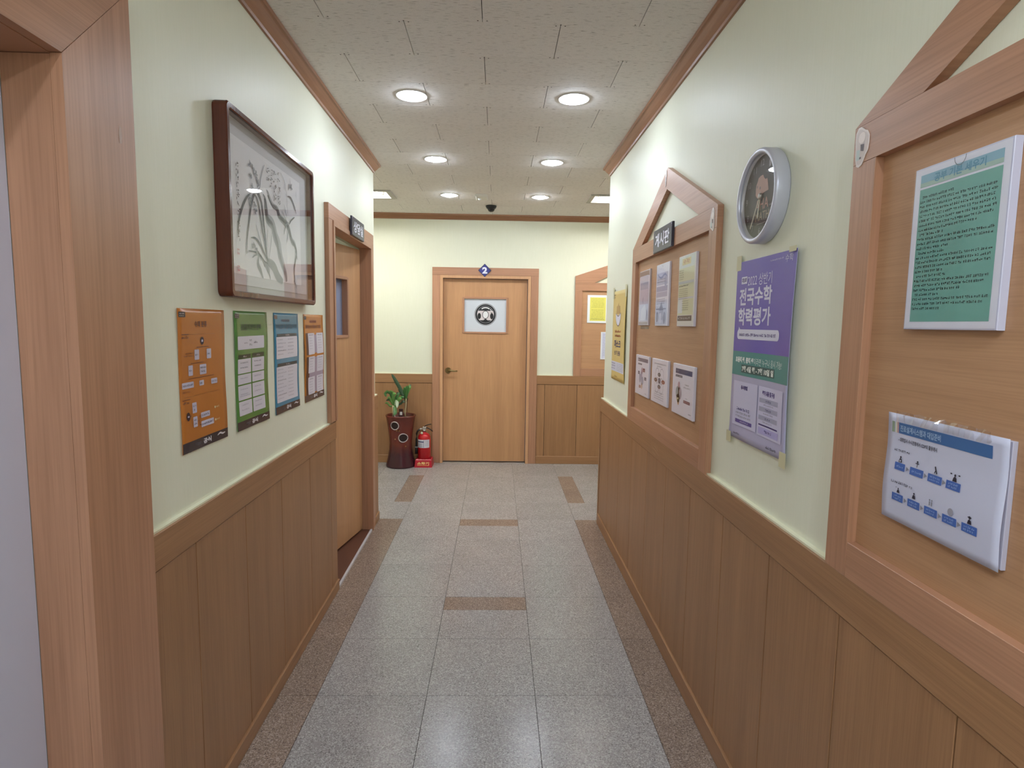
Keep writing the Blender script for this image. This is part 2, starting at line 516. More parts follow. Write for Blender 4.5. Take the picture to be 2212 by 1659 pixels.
# ---- ceiling: stone-bond mineral tiles 0.613 x 0.301
ce = MB()
ce.box(WF, -1.12, 1.0, ZC + 0.11, ZC + 0.2, -1.75, 4.6, M_dark)
ce.box(WF, -3.0, 3.0, ZC + 0.11, ZC + 0.2, 4.6, 6.75, M_dark)
ceiling = ce.build('ceiling')
tag(ceiling, 'low ceiling of off-white fissured mineral tiles laid in running bond', 'ceiling', kind='structure')
_cm = {}
screws = MB()
LAMPS = [(-0.461, 3.200), (0.379, 3.190), (-0.461, 4.385), (0.377, 4.405), (-0.460, 5.570), (0.375, 5.580), (-0.461, -0.427), (0.379, -0.427)]
HOLE_R = 0.0755
def holed(x0, x1, y0, y1, cx, cy):
    # tile with a round cut-out for a lamp, ring of quads between the circle and the outline
    g, e = 0.0013, 0.0003
    x0, x1, y0, y1 = x0 + g, x1 - g, y0 + e, y1 - e
    an = sorted([2 * math.pi * i / 36 for i in range(36)] + [math.atan2(b - cy, a - cx) % (2 * math.pi) for a in (x0, x1) for b in (y0, y1)])
    vs = []
    for t in an:
        c, q = math.cos(t), math.sin(t)
        k = min([((x1 if c > 0 else x0) - cx) / c if abs(c) > 1e-9 else 9, ((y1 if q > 0 else y0) - cy) / q if abs(q) > 1e-9 else 9])
        for z in (0.0, 0.012):
            vs += [(cx + HOLE_R * c, cy + HOLE_R * q, ZC + z), (cx + k * c, cy + k * q, ZC + z)]
    n = len(an); fs = []
    for i in range(n):
        a, b = 4 * i, 4 * ((i + 1) % n)
        fs += [(a, a + 1, b + 1, b), (a + 2, b + 2, b + 3, a + 3), (a + 1, a + 3, b + 3, b + 1), (a, b, b + 2, a + 2)]
    m = MB(); m.add(vs, fs, M_ceil); m.build('ceiling_tile', ceiling)
def ctile(x0, x1, y0, y1):
    if x1 - x0 < 0.02: return
    for cx, cy in LAMPS:
        if x0 < cx < x1 and y0 < cy < y1: return holed(x0, x1, y0, y1, cx, cy)
    key = (round(x1 - x0, 3), round(y1 - y0, 3))
    if key not in _cm:
        m = MB(); w, d = x1 - x0, y1 - y0
        m.box(Fr((0, 0, 0), (1, 0, 0), (0, 0, -1), (0, 1, 0)), 0.0013, w - 0.0013, 0.0003, d - 0.0003, -0.012, 0.0, M_ceil, 0.0008)
        me = m.build('t'); _cm[key] = me.data; bpy.data.objects.remove(me)
    o = bpy.data.objects.new('ceiling_tile', _cm[key]); link(o, ceiling); o.location = (x0, y0, ZC)
CF = Fr((0, 0, 0), (1, 0, 0), (0, 0, -1), (0, 1, 0))
M_screw = flat('#4a443c', 0.6)
for k in range(-13, 14):
    y0, y1 = 2.43 + 0.3007 * k, 2.43 + 0.3007 * (k + 1)
    if y0 < -1.65: continue
    y1 = min(y1, 6.56)
    xa, xb = (-0.955, 0.842) if y1 < 4.75 else (-2.9, 2.9)
    off = -0.382 if k % 2 == 0 else -0.075
    j = math.floor((xa - off) / 0.613)
    x = off + 0.613 * j
    while x < xb:
        a, b = max(x, xa), min(x + 0.613, xb)
        if k == 10:
            spans = [(-2.9, -2.2), (-0.985, 0.832), (2.05, 2.9)]
            for p, q in spans:
                if min(b, q) > max(a, p): ctile(max(a, p), min(b, q), y0, y1)
        else: ctile(a, b, y0, y1)
        for (sx, sy) in ((x + 0.018, y0 + 0.012), (x + 0.018, y1 - 0.012), (x - 0.018, y0 + 0.012), (x - 0.018, y1 - 0.012), (x, y0 + 0.004)):
            if xa + .05 < sx < xb - .05 and not (k == 10 and not (-0.97 < sx < 0.82)):
                screws.ell(CF, sx, sy, 0.0036, 0.0036, -ZC + 0.0 + 0.0, M_screw, 6)
        x += 0.613
screws.v = [(p[0], p[1], ZC - 0.0006) for p in screws.v]
so = screws.build('screw_head', ceiling); so['kind'] = 'stuff'

# ---- walls
def slab(name, label, boxes):
    m = MB()
    for fr, u0, u1, v0, v1, n0, n1 in boxes: m.box(fr, u0, u1, v0, v1, n0, n1, M_wall)
    return tag(m.build(name), label, 'wall', kind='structure')
T = 0.15
wl = slab('wall_left', 'left corridor wall in pale yellow-green wallpaper over wood panelling', [
    (LF, -1.75, 0.235, 0, ZC, LW - T, LW), (LF, 0.235, 1.305, 2.13, ZC, LW - T, LW), (LF, 1.305, 3.33, 0, ZC, LW - T, LW),
    (LF, 3.33, 4.385, 2.125, ZC, LW - T, LW), (LF, 4.385, 4.605, 0, ZC, LW - T, LW)])
wr = slab('wall_right', 'right corridor wall in pale yellow-green wallpaper over wood panelling', [
    (RF, -4.555, 1.75, 0, ZC, RW - T, RW)])
wb = slab('wall_back', 'end wall in pale yellow-green wallpaper facing down the corridor', [
    (BF, -2.9, -0.635, 0, ZC, BW - T, BW), (BF, -0.635, 0.355, 2.09, ZC, BW - T, BW), (BF, 0.355, 2.9, 0, ZC, BW - T, BW)])
slab('wall_front', 'plain wall behind the camera closing the corridor', [(WF, -1.1, 1.0, 0, ZC, -1.75, -1.65)])
slab('wall_hall', 'side walls of the cross hall out of sight round the corners', [
    (WF, -2.9, -1.105, 0, ZC, 4.455, 4.605), (WF, 0.99, 2.9, 0, ZC, 4.405, 4.555),
    (WF, -3.0, -2.9, 0, ZC, 4.405, 6.75), (WF, 2.9, 3.0, 0, ZC, 4.405, 6.75)])

def wainscot(fr, wall, side, u0, u1, joints, wn, base_h, bn=0.006, ends=True, zt=1.0):
    """backing, panels between the joints, top rail, cream highlight strip and a baseboard"""
    part('backing_board', wall, lambda m: m.box(fr, u0, u1, 0.0, zt - 0.002, wn, -0.011, M_dark))
    js = [u0] + sorted(j for j in joints if u0 + .01 < j < u1 - .01) + [u1]
    for a, b in zip(js[:-1], js[1:]):
        part('wainscot_panel', wall, lambda m: m.box(fr, a + 0.0018, b - 0.0018, base_h, 0.898, -0.012, -0.003, M_wv, 0.0012))
    part('chair_rail', wall, lambda m: m.box(fr, u0, u1, 0.902, zt, -0.012, 0.001, M_wh, 0.001))
    part('highlight_strip', wall, lambda m: m.box(fr, u0, u1, zt, zt + 0.006, wn, -0.006, M_ledge))  # thin cream strip added as the ledge's highlight line
    return (fr, u0, u1, base_h, bn)

def baseboard(name, label, runs):
    m = MB()
    for fr, u0, u1, h, bn in runs: m.box(fr, u0, u1, 0.0, h, -0.013, bn, M_wh, 0.003)
    tag(m.build(name), label, 'baseboard', kind='structure')

r1 = wainscot(LF, wl, 'left', 1.5135, 3.3605, [1.743, 2.104, 2.472, 2.868, 3.245], LW, 0.062)
r2 = wainscot(LF, wl, 'left', 4.461, 4.622, [], LW, 0.062)
r3 = wainscot(LF, wl, 'left', -1.64, 0.03, [-1.3, -.93, -.56, -.19], LW, 0.062)
baseboard('baseboard_left', 'low wood baseboard along the left corridor wall', [r1, r2, r3])
r4 = wainscot(RF, wr, 'right', -4.535, 1.64, [-(0.951 + 0.3595 * k) for k in range(-6, 10)], RW, 0.085)
baseboard('baseboard_right', 'low wood baseboard along the right corridor wall', [r4])
r5 = wainscot(BF, wb, 'back', -2.85, -0.7215, [-2.8 + .36 * k for k in range(0, 6)], BW, 0.088)
r6 = wainscot(BF, wb, 'back', 0.4415, 2.85, [0.532 + 0.363 * k for k in range(0, 7)], BW, 0.088)
baseboard('baseboard_back', 'low wood baseboard along the end wall', [r5, r6])
# wood wrapping the two corridor corners
part('corner_panel', wl, lambda m: (m.box(LF, 4.606, 4.622, 0.0, 1.0, -0.17, -0.013, M_wv), m.box(LF, 4.606, 4.617, 1.0, 1.006, -0.17, -0.02, M_ledge)))
part('corner_panel', wr, lambda m: (m.box(RF, -4.571, -4.5555, 0.0, 1.0, -0.17, -0.013, M_wv), m.box(RF, -4.571, -4.5555, 1.0, 1.006, -0.17, -0.013, M_ledge),
                                    m.box(RF, -4.571, -4.5355, 0.0, 1.0, -0.0125, 0.001, M_wv), m.box(RF, -4.571, -4.5355, 1.0, 1.006, -0.0215, -0.006, M_ledge)))

part('scuff_mark', wr, lambda m: [m.stroke(RF, p, .0016, .0014, flat('#c9a88c', .5), True, 3) for p in ([(-3.02, .952), (-2.94, .940), (-2.86, .925)], [(-2.99, .925), (-2.93, .915)], [(-2.96, .960), (-2.88, .945)])], 'pale scratches on the rail below the middle notice board')

# ---- crown mouldings
def crown(name, label, fr, u0, u1, wn):
    prof = [(wn, 2.681), (wn + .010, 2.681), (wn + .013, 2.691), (wn + .030, 2.705), (wn + .046, 2.720), (wn + .050, 2.7215), (wn + .058, 2.7215), (wn + .060, 2.735), (wn, 2.735)]
    m = MB(); m.extr(fr, prof, u0, u1, M_mould)
    tag(m.build(name), label, 'moulding', kind='structure')
crown('trim_1', 'brown crown moulding along the top of the left wall', LF, -1.64, 4.600, LW)
crown('trim_2', 'brown crown moulding along the top of the right wall', RF, -4.545, 1.64, RW)
crown('trim_3', 'brown crown moulding along the top of the end wall', BF, -2.88, 2.88, BW)

# ---- doors
def casing(fr, root, a, b, zt, w=0.083, strip=0.033, depth=0.085, mitre=False, low=0.0):
    """a,b = outer faces of the casing, zt = its top"""
    ia, ib, iz = a + w, b - w, zt - w
    if mitre:
        part('casing_stile', root, lambda m: m.prism(fr, [(ib + .0008, 0), (b, 0), (b, zt), (ib + .0008, iz)], -0.019, 0.005, M_cv))
        part('casing_stile', root, lambda m: m.prism(fr, [(a, 0), (ia - .0008, 0), (ia - .0008, iz), (a, zt)], -0.019, 0.005, M_cv))
        part('casing_header', root, lambda m: m.prism(fr, [(ia, iz + .0012), (ib, iz + .0012), (b, zt + .0012), (a, zt + .0012)], -0.019, 0.005, M_ch))
    else:
        for u0, u1, z0 in ((a, ia, low), (ib, b, 0)):
            part('casing_stile', root, lambda m: m.box(fr, u0, u1, z0, iz, -0.019, 0.005, M_cv, 0.001))
        part('casing_header', root, lambda m: m.box(fr, a, b, iz + 0.0005, zt, -0.019, 0.005, M_ch, 0.001))
    if strip:
        if low: part('jamb', root, lambda m: m.box(fr, ia + .001, ia + strip - .002, 0, low - .0005, -depth, -.0205, M_cv))
        for u0, u1, z0 in ((ia + .001, ia + strip, low), (ib - strip, ib - .001, 0)):
            part('jamb', root, lambda m: m.box(fr, u0, u1, z0, iz - strip, -depth, 0.011, M_strip if fr is BF else M_cv, 0.0015))
        part('head_jamb', root, lambda m: m.box(fr, ia + .001, ib - .001, iz - strip, iz - .001, -depth, 0.011, M_strip if fr is BF else M_cv, 0.0015))

def leaf_boxes(m, fr, w, z0, z1, wu0, wu1, wv0, wv1, n0, n1, mat):
    m.box(fr, 0, wu0, z0, z1, n0, n1, mat); m.box(fr, wu1, w, z0, z1, n0, n1, mat)
    m.box(fr, wu0, wu1, z0, wv0, n0, n1, mat); m.box(fr, wu0, wu1, wv1, z1, n0, n1, mat)

def window_set(root_leaf, fr, wu0, wu1, wv0, wv1, nf, glassmat, pd_=0.012):
    t = 0.017
    part('window_moulding', root_leaf, lambda m: (
        m.box(fr, wu0 - .004, wu0 + t, wv0, wv1, nf - .04, nf + .008, M_cv, .002), m.box(fr, wu1 - t, wu1 + .004, wv0, wv1, nf - .04, nf + .008, M_cv, .002),
        m.box(fr, wu0 + t, wu1 - t, wv0 - .004, wv0 + t, nf - .04, nf + .008, M_ch, .002), m.box(fr, wu0 + t, wu1 - t, wv1 - t, wv1 + .004, nf - .04, nf + .008, M_ch, .002)))
    part('window_pane', root_leaf, lambda m: m.box(fr, wu0 + .005, wu1 - .005, wv0 + .005, wv1 - .005, nf - pd_ - .006, nf - pd_, glassmat), 'window pane covered in pale frosted film')

def wheel_print(m, fr, u, v, r, n):
    k, g1, g2, w_ = flat('#17171a', .4), flat('#8b8b93', .4), flat('#d9cfd2', .35), flat('#ececf0', .35)
    L = lambda i: n + 0.0004 * i
    m.ell(fr, u, v, r * 1.10, r * 1.10, L(0), g1, 48); m.ell(fr, u, v, r * 1.04, r * 1.04, L(1), flat('#b6b8c2', .4), 48)
    m.ell(fr, u, v, r, r, L(2), k, 48); m.ell(fr, u, v, r * .85, r * .85, L(3), g1, 48); m.ell(fr, u, v, r * .81, r * .81, L(4), flat('#2b2b30', .4), 48)
    a = math.radians(28)
    # spoke body: the part of the disc below the upper chord
    pts = [(u + r * .81 * math.cos(t), v + r * .81 * math.sin(t)) for t in [math.radians(d) for d in range(152, 389, 8)]]
    m.poly(fr, [(u - r * .73, v + r * .36)] + [p for p in pts if p[1] < v + r * .36 and p[1] > v - r * .62] + [(u + r * .73, v + r * .36)], L(5), g2)
    m.poly(fr, [(u - r * .56, v - r * .58), (u - r * .2, v - r * .56), (u, v - r * .40), (u + r * .2, v - r * .56), (u + r * .56, v - r * .58), (u + r * .36, v - r * .72), (u, v - r * .8), (u - r * .36, v - r * .72)], L(6), k)
    m.ell(fr, u - r * .62, v - r * .16, r * .17, r * .30, L(6), k, 20); m.ell(fr, u + r * .62, v - r * .16, r * .17, r * .30, L(6), k, 20)
    m.ring(fr, u, v - r * .03, r * .32, r * .40, r * .05, L(7), k, 28); m.ell(fr, u, v - r * .03, r * .26, r * .34, L(7), w_, 28)
    m.ring(fr, u, v, r * .72, r * .72, r * .10, L(6), w_, 14, 55, 125); m.ring(fr, u, v, r * .72, r * .72, r * .06, L(6), w_, 6, 30, 50)
    m.rr(fr, u + r * .50, u + r * .68, v + r * .15, v + r * .2, L(7), k)

M_brass = flat('#8c7a55', .3, 1.0, name='aged_brass')
M_steel = flat('#b9b6b2', .35, 1.0, name='brushed_steel')
M_pane = flat('#d3d9e4', .25, name='frosted_film')
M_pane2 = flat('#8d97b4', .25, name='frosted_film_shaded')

def lever(leaf, fr, u, v, n, d=1):
    h = part('door_handle', leaf, lambda m: None, 'brass lever handle on a round rose')
    m = MB()
    P = lambda a, b, c: fr.pt(a, b, c)
    seg = 20
    for r0, na, nb in ((0.034, n, n + .006), (0.026, n + .006, n + .012), (0.012, n + .012, n + .045)):
        vs = [P(u + r0 * math.cos(2 * math.pi * i / seg), v + r0 * math.sin(2 * math.pi * i / seg), q) for q in (na, nb) for i in range(seg)]
        m.add(vs, [(i, (i + 1) % seg, seg + (i + 1) % seg, seg + i) for i in range(seg)] + [tuple(range(seg, 2 * seg))], M_brass, False)
    m.tube([P(u, v, n + .042), P(u + d * .03, v + .004, n + .046), P(u + d * .07, v - .004, n + .044), P(u + d * .105, v - .002, n + .040)], 0.011, M_brass, 10, 0.008)
    o = m.build('t', leaf); bpy.data.objects.remove(h); o.name = 'door_handle'; o['label'] = 'brass lever handle on a round rose'

# door 3: end wall
d3 = thing('door_3', (-0.14, 6.54, 0), 'closed wooden door at the end of the corridor with a framed window showing a steering wheel', 'door', kind='structure')
casing(BF, d3, -0.721, 0.441, 2.172)
DF = Fr((-0.602, 6.54, 0), (1, 0, 0), (0, -1, 0))
leaf = part('door_leaf', d3, lambda m: leaf_boxes(m, DF, 0.921, 0.014, 2.052, 0.216, 0.706, 1.461, 1.851, -0.085, -0.045, M_dv))
window_set(leaf, DF, 0.213, 0.709, 1.458, 1.854, -0.045, M_pane)
part('steering_wheel_print', leaf, lambda m: wheel_print(m, DF, -0.139 + 0.602, 1.667, 0.112, -0.0565), 'round picture of a car steering wheel')
lever(leaf, DF, 0.053, 1.040, -0.045)
part('door_sill', d3, lambda m: m.box(BF, -0.603, 0.320, 0.0, 0.006, -0.085, -0.0, M_steel, .001), 'metal sill strip')
tag(part('number_plate', None, lambda m: (m.prism(BF, [(-0.151, 2.071), (-0.079, 2.143), (-0.151, 2.215), (-0.223, 2.143)], 0.0115, 0.0145, flat('#16163a', .25)),
    m.prism(BF, [(-0.151, 2.079), (-0.087, 2.143), (-0.151, 2.207), (-0.215, 2.143)], 0.0145, 0.0150, flat('#24247c', .25)),
    m.text(BF, '2', -0.178, -0.123, 2.108, 2.178, 0.0155, flat('#e4e4f6', .4), .05))),
    'dark blue diamond-shaped plate with the number 2 over the end door', 'sign')

# door 2: left wall, ajar into the room behind
d2 = thing('door_2', (-0.93, 3.85, 0), 'wooden door standing ajar in the left wall with a film-covered window', 'door', kind='structure')
casing(LF, d2, 3.250, 4.460, 2.200, w=0.080, strip=0.030, depth=0.075, low=1.0065)
HG = Vector((-0.998, 4.328, 0)); th = math.radians(10)
DU = Vector((math.sin(th), math.cos(th), 0)); DN = Vector((math.cos(th), -math.sin(th), 0))
LD = Fr(HG - DU * 0.95, DU, DN)
leaf2 = part('door_leaf', d2, lambda m: leaf_boxes(m, LD, 0.95, 0.022, 2.078, 0.246, 0.736, 1.462, 1.862, -0.04, 0.0, M_dv))
window_set(leaf2, LD, 0.243, 0.739, 1.459, 1.866, 0.0, M_pane2, 0.034)
part('steering_wheel_print', leaf2, lambda m: wheel_print(m, LD, 0.49, 1.667, 0.112, -0.0335), 'round picture of a car steering wheel')
lever(leaf2, LD, 0.06, 1.04, 0.0)
part('door_sill', d2, lambda m: (m.box(LF, 3.362, 4.349, 0.0, 0.008, -0.16, -0.012, flat('#5a3526', .5)), m.box(LF, 3.362, 4.349, 0.0, 0.011, -0.0118, 0.002, flat('#c4c2c4', .4))), 'dark wooden sill edged with a metal strip')
# room behind it
rm = MB()
for b in ((-3.0, -1.115, 2.9, 3.0), (-3.0, -1.115, 4.62, 4.72)): pass
rm.box(WF, -2.9, -2.8, 0, 2.6, 2.2, 4.45, M_wall); rm.box(WF, -2.9, -1.12, 0, 2.6, 2.1, 2.2, M_wall)
rm.box(WF, -2.9, -1.10, 2.6, 2.7, 2.1, 4.45, flat('#e8e6e0', .8)); rm.box(WF, -2.9, -1.10, -0.1, 0.0, 2.1, 4.45, flat('#8d8478', .5))
tag(rm.build('wall_room'), 'walls and ceiling of the small room glimpsed over the door ajar', 'wall', kind='structure')
rl = thing('room_light', (-2.0, 3.4, 2.6), 'square ceiling light of the room behind the door ajar', 'light')
part('diffuser', rl, lambda m: m.box(WF, -2.2, -1.8, 2.57, 2.6, 3.2, 3.6, emis('room_glow', (1, .98, .95), 6)))

# door 1: big casing nearest the camera on the left, white leaf
d1 = thing('door_1', (-0.89, 0.77, 0), 'white door set deep in a broad brown wood casing at the near left', 'door', kind='structure')
casing(LF, d1, 0.030, 1.513, 2.339, w=0.239, strip=0, mitre=True)
part('jamb', d1, lambda m: m.box(LF, 1.2745, 1.304, 0, 2.098, -0.118, -0.0195, M_cv))
part('jamb', d1, lambda m: m.box(LF, 0.236, 0.2685, 0, 2.098, -0.118, -0.0195, M_cv))
part('head_jamb', d1, lambda m: m.box(LF, 0.236, 1.304, 2.0995, 2.129, -0.118, -0.0195, M_ch))
part('door_leaf', d1, lambda m: m.box(LF, 0.2695, 1.2735, 0.01, 2.096, -0.165, -0.1185, flat('#c9cbe0', .55, name='white_door_paint')), 'plain white painted door leaf')
part('scuff_mark', d1, lambda m: m.poly(LF, [(1.452, 1.975), (1.458, 1.977), (1.461, 1.99), (1.459, 2.012), (1.454, 2.016), (1.450, 2.0)], 0.0054, flat('#c9b3aa', .6)), 'pale scrape in the veneer')

# ================================================================== CEILING FIXTURES
M_white = flat('#e9e7e2', .4, name='white_enamel')
def downlight(x, y, label):
    t = thing('ceiling_light', (x, y, ZC), label, 'light', 'round ceiling lamps in two rows')
    part('trim_ring', t, lambda m: m.lathe((x, y, ZC), [(0.0735, 0.010), (0.0735, -0.001), (0.0765, -0.0035), (0.081, -0.0035), (0.083, -0.0008), (0.0755, -0.0006)], M_white, 40))
    part('reflector', t, lambda m: m.lathe((x, y, ZC), [(0.0730, 0.004), (0.0715, 0.024), (0.070, 0.036), (0.070, 0.05), (0.0, 0.05)], M_white, 32))
    prof = [(0.069 * math.sin(q), 0.024 - 0.044 * math.cos(q)) for q in [math.pi / 2 * i / 8 for i in range(1, 9)]]
    part('lamp_dome', t, lambda m: m.lathe((x, y, ZC), [(0.0, -0.020)] + prof, M_lamp if y > 0 else M_lamp_rear, 32))
names = ['glowing round lamp nearest the camera in the left row', 'glowing round lamp nearest the camera in the right row',
         'second glowing round lamp along in the left row', 'second glowing round lamp along in the right row',
         'farthest glowing round lamp in the left row', 'farthest glowing round lamp in the right row',
         'round lamp of the left row behind the camera', 'round lamp of the right row behind the camera']
for (x, y), l in zip(LAMPS, names): downlight(x, y, l)

def troffer(x0, x1, label):
    y0, y1 = 5.438, 5.737
    t = thing('fluorescent_light', ((x0 + x1) / 2, 5.587, ZC), label, 'light', 'recessed fluorescent fittings in the cross hall')
    part('housing', t, lambda m: (m.box(WF, x0, x1, ZC + .09, ZC + .10, y0, y1, M_white), m.box(WF, x0, x0 + .004, ZC - .006, ZC + .09, y0, y1, M_white),
         m.box(WF, x1 - .004, x1, ZC - .006, ZC + .09, y0, y1, M_white), m.box(WF, x0 + .004, x1 - .004, ZC - .006, ZC + .09, y0, y0 + .004, M_white), m.box(WF, x0 + .004, x1 - .004, ZC - .006, ZC + .09, y1 - .004, y1, M_white)))
    M_rim = flat('#a8a49a', .45)
    part('rim', t, lambda m: [m.box(WF, *q, ZC - .012, ZC - .0008, *r_, M_rim, .002) for q, r_ in (((x0 - .022, x1 + .022), (y0 - .022, y0 + .014)), ((x0 - .022, x1 + .022), (y1 - .014, y1 + .022)),
         ((x0 - .022, x0 + .020), (y0 + .014, y1 - .014)), ((x1 - .020, x1 + .022), (y0 + .014, y1 - .014)))])
    part('reflector', t, lambda m: m.add([(x0 + .02, y0 + .014, ZC - .004), (x0 + .02, y1 - .014, ZC - .004), (x0 + .10, y1 - .014, ZC + .085), (x0 + .10, y0 + .014, ZC + .085)], [(0, 1, 2, 3)], flat('#b5b2aa', .4)))
    part('reflector', t, lambda m: m.add([(x1 - .02, y0 + .014, ZC - .004), (x1 - .02, y1 - .014, ZC - .004), (x1 - .10, y1 - .014, ZC + .085), (x1 - .10, y0 + .014, ZC + .085)], [(3, 2, 1, 0)], flat('#b5b2aa', .4)))
    for yy in (5.525, 5.65):
        part('tube', t, lambda m: m.lathe((0, yy, ZC + .03), [(0.016, x0 + .105), (0.016, x1 - .105)], M_tube, 14, 'X'))
        [part('tube_holder', t, lambda m: m.box(WF, q, q + .024, ZC + .008, ZC + .088, yy - .02, yy + .02, M_white)) for q in (x0 + .081, x1 - .105)]
troffer(-2.19, -0.995, 'recessed fluorescent fitting at the left mouth of the cross hall')
troffer(0.842, 2.04, 'recessed fluorescent fitting at the right mouth of the cross hall')

cc = thing('security_camera', (-0.082, 6.03, ZC), 'small black dome camera hanging from the ceiling before the end wall', 'camera')
part('base', cc, lambda m: m.lathe((-0.082, 6.03, ZC), [(0.054, -0.0005), (0.054, -0.010), (0.046, -0.026), (0.036, -0.034)], flat('#141416', .35), 28))
part('dome', cc, lambda m: m.lathe((-0.082, 6.03, ZC), [(0.035, -0.030), (0.034, -0.040), (0.028, -0.052), (0.016, -0.060), (0.0, -0.063)], flat('#08080a', .08), 24))
dt = thing('motion_sensor', (-0.165, 5.60, ZC), 'small whitish rectangular sensor box on the ceiling between the last two lamps', 'sensor')
part('body', dt, lambda m: m.box(CF, -0.218, -0.112, 5.50, 5.68, -ZC + .0005, -ZC + 0.022, flat('#d8d4ca', .4), 0.005))
part('lens', dt, lambda m: m.lathe((-0.185, 5.60, ZC - 0.022), [(0.016, 0.0), (0.014, -0.008), (0.006, -0.013), (0.0, -0.014)], flat('#ffffff', .1), 16))

# ================================================================== NOTICE BOARDS
def rot_wood(sign):
    if sign not in M_sl:
        M_sl[sign] = {}
    return M_sl[sign]
M_rafA = wood('rafter_rising', WC, (0.8, 0.8, 20), (4, 4, 220), 0.38, rot=(SLR, 0, 0))
M_rafB = wood('rafter_falling', WC, (0.8, 0.8, 20), (4, 4, 220), 0.38, rot=(-SLR, 0, 0))

def board(fr, wn, uc, label, hw=0.69, zc=2.021, za=2.328, zr=2.022, zi=1.940, sw=0.082, rw=0.10):
    base = fr.pt(uc, 1.0, wn)
    t = thing('notice_board', base, label, 'notice board', 'house-shaped wooden notice boards')
    a, b = uc - hw, uc + hw
    n0, n1 = wn + .0008, 0.002
    inner_za = za - rw
    part('panel', t, lambda m: m.box(fr, a + sw, b - sw, 1.083, zi, n0, wn + .004, M_panel))
    for u0, u1 in ((a, a + sw), (b - sw, b)):
        part('stile', t, lambda m: m.box(fr, u0, u1, 1.0005, zi - .0005, n0, n1, M_cv, .001))
    part('bottom_rail', t, lambda m: m.box(fr, a + sw + .0005, b - sw - .0005, 1.0005, 1.083, n0, n1, M_ch, .001))
    th_ = 0.215
    dz = (za - zc)
    # cross rail: spans the width, trimmed by the rafters at its ends
    k = (zr - zc) / dz * hw if zr > zc else 0
    sl = (inner_za - zr) / (hw - th_)
    part('cross_rail', t, lambda m: m.prism(fr, [(a, zi), (b, zi), (b, min(zc, zr)), (b - th_, zr), (a + th_, zr), (a, min(zc, zr))], n0, n1, M_ch))
    zz = min(zc, zr)
    part('rafter', t, lambda m: m.prism(fr, [(a, zz + .0006), (a + th_, zr + .0006), (uc - .0004, inner_za), (uc - .0004, za), (a, zc + .0006)], n0, n1, M_rafA))
    part('rafter', t, lambda m: m.prism(fr, [(b, zz + .0006), (b, zc + .0006), (uc + .0004, za), (uc + .0004, inner_za), (b - th_, zr + .0006)], n0, n1, M_rafB))
    return t
board(RF, RW, -2.912, 'house-shaped wooden notice board with six sheets, between clock and yellow poster')
board(RF, RW, -0.686, 'large house-shaped wooden notice board at the near right with green and white sheets')
board(BF, BW, 1.535, 'house-shaped wooden notice board on the end wall, half hidden by the right corner', zc=2.100, za=2.335, zr=2.030, zi=1.943, sw=0.08, rw=0.075)

# name plates
def plate(fr, u0, u1, v0, v1, n, txt, label):
    t = thing('name_plate', fr.pt((u0 + u1) / 2, v0, n), label, 'sign')
    cc_ = .022
    part('plaque', t, lambda m: (m.box(fr, u0, u1, v0, v1, n, n + .010, flat('#2c2a38', .3)), m.box(fr, u0 + .003, u1 - .003, v0 + .003, v1 - .003, n + .010, n + .0115, flat('#3a3850', .25)),
        [m.poly(fr, p, n + .0119, flat('#8a879a', .3)) for p in (
            [(u0 + .004, v0 + .004), (u0 + .004 + cc_, v0 + .004), (u0 + .010, v0 + .010), (u0 + .004, v0 + .004 + cc_)],
            [(u1 - .004, v0 + .004), (u1 - .004, v0 + .004 + cc_), (u1 - .010, v0 + .010), (u1 - .004 - cc_, v0 + .004)],
            [(u1 - .004, v1 - .004), (u1 - .004 - cc_, v1 - .004), (u1 - .010, v1 - .010), (u1 - .004, v1 - .004 - cc_)],
            [(u0 + .004, v1 - .004), (u0 + .004, v1 - .004 - cc_), (u0 + .010, v1 - .010), (u0 + .004 + cc_, v1 - .004)])]))
    w, h = u1 - u0, v1 - v0
    part('lettering', t, lambda m: m.text(fr, txt, u0 + w * .12, u1 - w * .12, v0 + h * .2, v1 - h * .2, n + .0125, flat('#e8e8f4', .35), .028))
plate(RF, -3.085, -2.760, 1.938, 2.052, 0.0025, '게시판', 'dark name plate with white Korean letters on the notice board below the gable')
plate(LF, 3.705, 4.050, 2.098, 2.212, 0.0135, '상담실', 'dark name plate with white Korean letters above the door ajar')

# stickers (plain cut-out figures)
def sticker(fr, u, v, w, h, n, label, seed=1):
    rnd = random.Random(seed)
    o = MB()
    pts = []
    for i in range(18):
        t = 2 * math.pi * i / 18; r = 1 + .14 * math.sin(3 * t + seed) + rnd.uniform(-.04, .04)
        pts.append((u + w / 2 * r * math.cos(t), v + h / 2 * r * math.sin(t)))
    o.prism(fr, pts, n, n + .0010, flat('#e2d6d2', .3))
    o.poly(fr, [(u + (p - u) * .86, v + (q - v) * .88) for p, q in pts], n + .0013, flat('#cdbfba', .3))
    k = flat('#4c3a3c', .4)
    o.ell(fr, u + w * .03, v + h * .2, w * .25, h * .14, n + .0016, flat('#e9dcd6', .3), 14)
    o.poly(fr, [(u - w * .05, v + h * .04), (u + w * .22, v + h * .02), (u + w * .2, v - h * .16), (u - w * .02, v - h * .12)], n + .0016, k)
    o.rr(fr, u - w * .30, u - w * .06, v - h * .34, v - h * .08, n + .0016, flat('#b9c6c2', .3))
    o.rr(fr, u - w * .08, u + w * .06, v - h * .33, v - h * .28, n + .0018, k)
    tag(o.build('sticker', None, None, fr.pt(u, v, n)), label, 'sticker')
sticker(RF, -1.347, 1.977, 0.050, 0.086, 0.0025, 'pale cut-out paper sticker on the top corner of the near notice board', 1)
sticker(RF, -2.268, 1.972, 0.048, 0.086, 0.0025, 'pale rounded sticker on the near top corner of the middle notice board', 4)
